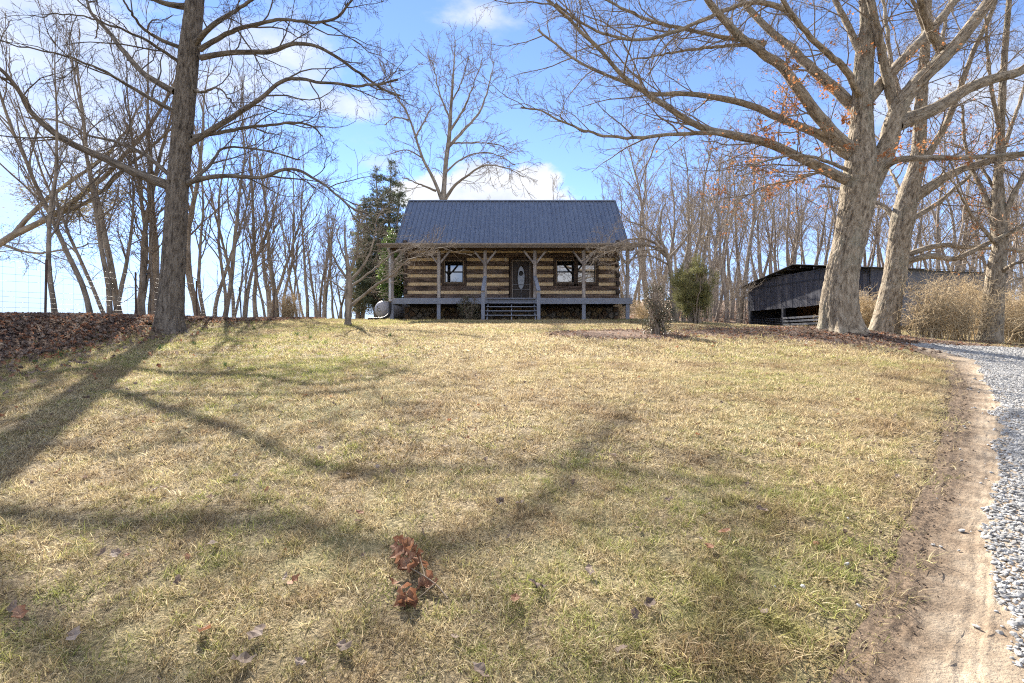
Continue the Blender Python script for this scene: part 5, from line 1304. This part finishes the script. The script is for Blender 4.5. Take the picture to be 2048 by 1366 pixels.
def tiles(name, y0, y1, size, coll, nv, seed):
    xs = np.arange(-30, 30, size); ys = np.arange(y0, y1, size); X, Y = [a.ravel() for a in np.meshgrid(xs+size/2, ys+size/2)]
    k = (np.abs(X) < Y*1.06+1.6) & (X > -13); X, Y = X[k], Y[k]; ok = np.ones(len(X), bool); h = size/2
    for dx in (-h, 0, h):
        for dy in (-h, 0, h): ok &= lawn_ok(X+dx, Y+dy)
    E = np.column_stack([X[~ok], Y[~ok]]); X, Y = X[ok], Y[ok]; e = .1
    gx1 = (H(X+h, Y)-H(X-h, Y))/size; gy1 = (H(X, Y+h)-H(X, Y-h))/size; ro = []
    for a, b in zip(gx1, gy1):
        nz = Vector((-a, -b, 1)).normalized(); q = Vector((0, 0, 1)).rotation_difference(nz)
        ro.append(tuple((q.to_matrix() @ Matrix.Rotation(math.pi/2*rng.integers(0, 4), 3, 'Z')).to_euler()))
    scatter(name, np.column_stack([X, Y, H(X, Y)]), np.array(ro), np.full(len(X), 1.02), coll, nv, seed=seed)
    return E, size
def edge_tufts(name, E, size, dens, coll, nv, s0, s1, seed):
    n = int(dens*size*size); x = np.repeat(E[:, 0], n)+rng.uniform(-.5, .5, len(E)*n)*size; y = np.repeat(E[:, 1], n)+rng.uniform(-.5, .5, len(E)*n)*size
    ok = lawn_ok(x, y, rng); x, y = x[ok], y[ok]; n = len(x)
    ro = np.column_stack([rng.normal(size=n)*.12+.12, rng.normal(size=n)*.12, rng.uniform(0, 6.28, n)])
    scatter(name, np.column_stack([x, y, H(x, y)]), ro, rng.uniform(s0, s1, n), coll, nv, seed=seed)
np_ = source('turf_near', [patch(500+k, .5, 4200, (.025, .075), (.0010, .0020)) for k in range(6)])
mp_ = source('turf_mid', [patch(520+k, .5, 1950, (.03, .08), (.0018, .0034)) for k in range(5)])
fp_ = source('turf_far', [patch(540+k, 1.0, 3000, (.035, .085), (.0035, .006)) for k in range(5)])
for nm, y0, y1, sz, co, nv, dens, tc_, s0, s1, sd_ in (('grass', 1.0, 4.0, .5, np_, 6, 360, near_t, .8, 1.3, 1), ('grass', 4.0, 9.0, .5, mp_, 5, 150, near_t, 1., 1.6, 2), ('grass', 9.0, 27.0, 1.0, fp_, 5, 45, far_t, .9, 1.5, 3)):
    E, sz = tiles(nm, y0, y1, sz, co, nv, sd_); edge_tufts('grass', E, sz, dens, tc_, 9 if tc_ is near_t else 7, s0, s1, sd_+20)
# taller clumps standing out of the turf
for y0, y1, dens, co, nv, s0, s1, sd_ in ((1.2, 4.5, 22, near_t, 9, 1.0, 1.45, 31), (4.5, 9, 10, near_t, 9, 1.1, 1.6, 32), (9, 22, 2.2, far_t, 7, 1.1, 1.7, 33)):
    x, y = lawn_points(y0, y1, dens, rng); ok = lawn_ok(x, y, rng) & (fbm(x*.8, y*.8, o=3) > -.1); x, y = x[ok], y[ok]; n = len(x)
    scatter('grass', np.column_stack([x, y, H(x, y)]), np.column_stack([rng.normal(size=n)*.1, rng.normal(size=n)*.1, rng.uniform(0, 6.28, n)]), rng.uniform(s0, s1, n), co, nv, seed=sd_)
# lawn beyond the oaks and right of the cabin
x = rng.uniform(6, 26, 5200); y = rng.uniform(16, 36, 5200); k = (y > 16) & ~in_poly(GRAVEL_POLY, x, y); x, y = x[k], y[k]
scatter('grass', np.column_stack([x, y, H(x, y)]), np.column_stack([0*x, 0*x, rng.uniform(0, 6.28, len(x))]), rng.uniform(1., 1.7, len(x)), far_t, 7, seed=8)

# gravel
M['stone_chip'] = mat('stone_chip', [(.17, .165, .158), (.24, .236, .229), (.295, .291, .284), (.37, .365, .356)], 22, 'pos', rough=.85, detail=1, bump=.3, bscale=120, bdist=.004)
def chip(seed):
    rg = random.Random(seed); bm = bmesh.new(); bmesh.ops.create_icosphere(bm, subdivisions=1, radius=.5)
    sx, sy, sz = rg.uniform(.8, 1.2), rg.uniform(.55, .9), rg.uniform(.35, .6)
    for v in bm.verts: v.co = Vector((v.co.x*sx, v.co.y*sy, v.co.z*sz))*rg.uniform(.78, 1.18)
    me = bpy.data.meshes.new('chip'); bm.to_mesh(me); bm.free(); me.materials.append(M['stone_chip']); return me
chips = source('gravel', [chip(k) for k in range(9)])
x = rng.uniform(1.2, 9.5, 330000); y = rng.uniform(0, 9.5, 330000)
ins = in_poly(GRAVEL_POLY, x+.10*fbm(x*4, y*4, o=3), y+.10*fbm(x*4+40, y*4, o=3)); vis = (x < y*1.1+1.2) & (rng.uniform(0, 1, len(x)) < np.interp(y, [0, 3, 6, 9.5], [1, .9, .7, .45]))
k = ins & vis; gx_, gy_ = x[k], y[k]
x = rng.uniform(7, 17, 26000); y = rng.uniform(7.5, 15, 26000); k = in_poly(GRAVEL_POLY, x, y) & (x < y*1.12+1); gx_ = np.concatenate([gx_, x[k]]); gy_ = np.concatenate([gy_, y[k]])
# strays on the dirt and in the grass edge
x = rng.uniform(1, 9, 9000); y = rng.uniform(.5, 9.5, 9000); e2 = np.interp(y, [p[1] for p in E2], [p[0] for p in E2]); q = e2-x
k = (q > 0) & (q < .9) & (rng.uniform(0, 1, len(x)) < .55*np.exp(-q/.13)+.02); gx_ = np.concatenate([gx_, x[k]]); gy_ = np.concatenate([gy_, y[k]])
n = len(gx_); sc_ = np.clip(rng.lognormal(-3.9, .42, n), .008, .05)*np.where(gy_ > 9.5, 1.7, 1)
scatter('gravel', np.column_stack([gx_, gy_, H(gx_, gy_)+.019]), rng.normal(size=(n, 3))*np.array([.35, .35, 3]), sc_, chips, 9, seed=3)

# crumbs of dark turned earth along the inner rut
M['clod'] = mat('clod', [(.06, .042, .028), (.13, .092, .062), (.20, .15, .105)], 14, 'pos', rough=.95, detail=2)
def clod(seed):
    me = chip(seed); me.materials.clear(); me.materials.append(M['clod']); return me
clods = source('clods', [clod(60+k) for k in range(5)])
n = 5200; k = rng.uniform(0, 1, n)**.8*(len(E1s)-2); i = k.astype(int); f = (k-i)[:, None]; p = E1s[i]*(1-f)+E1s[i+1]*f; off = rng.normal(size=n)*.07+.04
x = p[:, 0]+off; y = p[:, 1]-off*.3
scatter('earth_crumbs', np.column_stack([x, y, H(x, y)+.014]), rng.normal(size=(n, 3)), np.clip(rng.lognormal(-4.5, .45, n), .005, .03), clods, 5, seed=44)

# dead leaves: lobed, curled
def oak_leaf_mesh(seed, m, curl=.35):
    rg = np.random.default_rng(seed); N_ = 7; s = np.linspace(0, 1, N_)
    w = .30*np.sin(np.pi*np.clip(s*.95+.03, 0, 1))**.7*(1+.45*np.cos(s*N_*np.pi)); w[0] = .015; w[-1] = .02
    c = rg.uniform(.5, 1)*curl; z = c*(s-.5)**2*1.6+rg.normal(size=N_)*.02
    Vl = [(a-.5, -b, zz+abs(b)*rg.uniform(-.3, .8)) for a, b, zz in zip(s, w, z)]; Vm = [(a-.5, 0, zz) for a, zz in zip(s, z)]; Vr = [(a-.5, b, zz+abs(b)*rg.uniform(-.3, .8)) for a, b, zz in zip(s, w, z)]
    V = Vl+Vm+Vr; F = [(i, i+1, N_+i+1, N_+i) for i in range(N_-1)]+[(N_+i, N_+i+1, 2*N_+i+1, 2*N_+i) for i in range(N_-1)]
    zmin = min(v[2] for v in V); V = [(a, b, c_-zmin) for a, b, c_ in V]
    return pmesh('fallen_leaf', V, F, m)
lv = [oak_leaf_mesh(k, M['dead_leaf']) for k in range(6)]+[oak_leaf_mesh(10+k, M['dead_leaf_red']) for k in range(2)]
leafsrc = source('leaf', lv)
def scatter_leaves(name, x, y, dz, s, seed, tilt=.7):
    n = len(x); rg = np.random.default_rng(seed)
    return scatter(name, np.column_stack([x, y, H(x, y)+dz]), np.column_stack([rg.normal(size=n)*tilt, rg.normal(size=n)*tilt, rg.uniform(0, 6.28, n)]), s, leafsrc, 8, seed=seed)
n = 34000; y = 5+rng.uniform(0, 1, n)**1.3*22; a = np.interp(y, [5, 8.6, 11, 14, 18, 22, 27], [-8.3, -8.75, -9.2, -9.8, -9.9, -10.2, -10.3]); t = np.where(rng.uniform(0, 1, n) < .07, -rng.exponential(.16, n), rng.uniform(-.06, 1, n)); x = a-t*(a+12.2)+.2*fbm(y*2, t*4, o=2)
scatter_leaves('leaf_litter', x, y, .03+rng.uniform(0, .07, n), rng.uniform(.06, .11, n), 11)
n = 5200; x = rng.normal(size=n)*2.6+9.2; y = rng.normal(size=n)*1.2+13.6; k = (~in_poly(GRAVEL_POLY, x, y)) & (y > 8); x, y = x[k], y[k]
scatter_leaves('leaf_litter', x, y, .02, rng.uniform(.06, .11, len(x)), 12, .4)
n = 1500; q = np.sqrt(rng.uniform(0, 1, n)); a = rng.uniform(0, 6.28, n); x = MULCH[0]+q*np.cos(a)*MULCH[2]; y = MULCH[1]+q*np.sin(a)*MULCH[3]
scatter_leaves('leaf_litter', x, y, .02, rng.uniform(.05, .10, n), 13, .4)
n = 9000; x = rng.uniform(6, 60, n); y = rng.uniform(37, 62, n); scatter_leaves('leaf_litter', x, y, .04, rng.uniform(.15, .3, n), 14, .4)
n = 900; x = rng.normal(size=n)*1.3+12.6; y = rng.normal(size=n)*.5+15.8; k = ~in_poly(GRAVEL_POLY, x, y); scatter_leaves('leaf_litter', x[k], y[k], .02, rng.uniform(.08, .14, k.sum()), 15, .4)
# bits of leaf lost in the lawn, too small to count
x, y = lawn_points(1.4, 20, 6.0, rng); k = lawn_ok(x, y, rng); x, y = x[k], y[k]; scatter_leaves('leaf_crumbs', x, y, .02, rng.uniform(.02, .06, len(x)), 16, .5)

# single leaves that can be picked out on the near lawn
LEAF = [(1072, 1186, 1.15, 0), (486, 1338, 1.2, 0), (512, 1282, 1.2, 0), (430, 1100, 1.0, 0), (1000, 1014, 1.0, 0), (1040, 1017, 1.0, 0), (1225, 920, 1.2, 0), (1450, 1075, 1.1, 1), (1525, 1030, 1.0, 0), (330, 985, .9, 0), (40, 1246, 1.1, 1),
        (150, 1290, 1.0, 0), (410, 1275, .9, 1), (690, 1310, 1.0, 0), (890, 900, 1.0, 0), (1178, 1155, .9, 0), (590, 1175, .9, 1), (1420, 1105, .8, 1), (1715, 806, 1.1, 1), (1700, 790, .8, 0), (1690, 731, 1., 0), (620, 850, .8, 1), (640, 905, .9, 0),
        (1030, 1210, .9, 1), (1300, 1225, .9, 0), (470, 960, .8, 0), (230, 1120, .9, 0), (960, 1360, 1., 0), (1340, 1010, .8, 0), (720, 1035, .8, 1)]
POS = {0: 'curled grey-brown leaf lying with its tip raised in the near grass', 1: 'pale curled leaf at the bottom edge left of centre'}
for i, (px, py, s, red) in enumerate(LEAF):
    X, Y = gnd(px, py); me = lv[6+(i % 2)] if red else lv[i % 6]
    o = ob('fallen_leaf', me, None, (X, Y, h1(X, Y)+.028), (rb.uniform(-.4, .4), rb.uniform(-.4, .4), rb.uniform(0, 6.28))); o.scale = (.082*s,)*3
    tag(o, 'fallen reddish oak leaf lying loose on the lawn' if red else 'fallen dry brown leaf lying loose on the lawn', 'leaf', 'loose leaves on the lawn')
# broken oak twig with its dead leaves, in the foreground
X0, Y0 = gnd(818, 1150); Z0 = h1(X0, Y0)
tw = thing('oak_twig', 'broken oak twig with a cluster of russet leaves lying in the foreground grass', 'twig', (X0, Y0, Z0))
def g3(px, py, dz): a, b = gnd(px, py); return (a, b, h1(a, b)+dz)
for pts, r in (([g3(895, 1212, .03), g3(875, 1192, .045), g3(850, 1178, .055), g3(815, 1160, .07), g3(805, 1135, .08)], .004), ([g3(868, 1190, .045), g3(850, 1203, .035), g3(835, 1211, .03)], .003), ([g3(850, 1178, .055), g3(842, 1150, .07), g3(836, 1138, .075)], .003)):
    P = smooth(np.array(pts), 16); V, F, B = tubes(P[None], np.linspace(r, r*.5, 16)[None], 6); ob('stem', fmesh('stem', V, F, M['twig_oak'], True, {'bark': B}), tw)
lr = random.Random(77)
for px, py, s, dz in [(795, 1100, 1.1, .09), (808, 1108, 1.3, .12), (820, 1104, 1.2, .10), (832, 1115, 1.1, .10), (805, 1125, 1.4, .12), (822, 1128, 1.4, .13), (838, 1128, 1.2, .09), (800, 1135, 1.2, .08), (815, 1140, 1.3, .10), (830, 1145, 1.2, .08), (845, 1135, 1., .07),
                      (852, 1160, 1.1, .06), (862, 1168, 1.0, .06), (842, 1165, .9, .05), (785, 1160, .8, .05), (802, 1192, 1.2, .06), (812, 1200, 1.3, .07), (822, 1196, 1.1, .06), (808, 1208, 1.2, .05), (812, 1184, 1., .08)]:
    a, b, c = g3(px, py+14, dz)
    o = ob('leaf', oak_leaf_mesh(lr.randrange(999), M['dead_leaf_red'], .7), tw, (a, b, c-.03), (lr.uniform(-1.0, 1.0), lr.uniform(-1.1, -.2), lr.uniform(0, 6.28))); o.scale = (.085*s,)*3
# pale chips thrown into the grass
for px, py, lab in ((1606, 1186, 'white gravel chip lying in the grass left of the tyre ruts'), (1718, 1224, 'white gravel chip at the edge of the tyre ruts'), (1696, 1046, 'blue-grey gravel chip in the grass beside the ruts'), (1550, 1186, 'smallest pale chip in the grass')):
    X, Y = gnd(px, py); o = ob('gravel_chip', chip(px), None, (X, Y, h1(X, Y)+.03), (.5, .2, 1)); o.scale = (.034 if px != 1550 else .02,)*3; tag(o, lab, 'stone')
# daffodil shoots
M['shoot'] = mat('shoot', [(.05, .10, .03), (.11, .17, .06)], 9, 'pos', rough=.5, transl=.3)
def shoots(seed):
    rg = np.random.default_rng(seed); n = 26; a = rg.uniform(0, 6.28, n); r = .05*np.sqrt(rg.uniform(0, 1, n)); b = np.stack([np.cos(a)*r, np.sin(a)*r, np.zeros(n)], 1)
    d = nrm(np.stack([rg.normal(size=n)*.22, rg.normal(size=n)*.22, np.ones(n)], 1)); L = rg.uniform(.09, .19, n)[:, None]; s = nrm(np.cross(d, rg.normal(size=(n, 3)))); W = .005
    V = np.stack([b-s*W, b+s*W, b+d*L*.6+s*W, b+d*L*.6-s*W, b+d*L+rg.normal(size=(n, 3))*.012], 1).reshape(-1, 3); o = (np.arange(n)*5)[:, None]
    return fmesh('daffodil_shoots', V, [o+np.array([[3, 2, 4]]), o+np.array([[0, 1, 2, 3]])], M['shoot'])
shm = [shoots(k) for k in range(4)]
for i, (px, py) in enumerate([(510, 696), (652, 688), (450, 734), (320, 700), (163, 724), (70, 727), (120, 715), (621, 678), (594, 671), (780, 674), (508, 660), (395, 655), (388, 690)]):
    X, Y = gnd(px, py); o = ob('daffodil_clump', shm[i % 4], None, (X, Y, h1(X, Y)), (0, 0, i*1.3)); o.scale = (rb.uniform(.55, .95),)*3
    tag(o, 'small clump of green daffodil shoots in the lawn left of the cabin', 'plant', 'daffodil clumps on the left lawn')
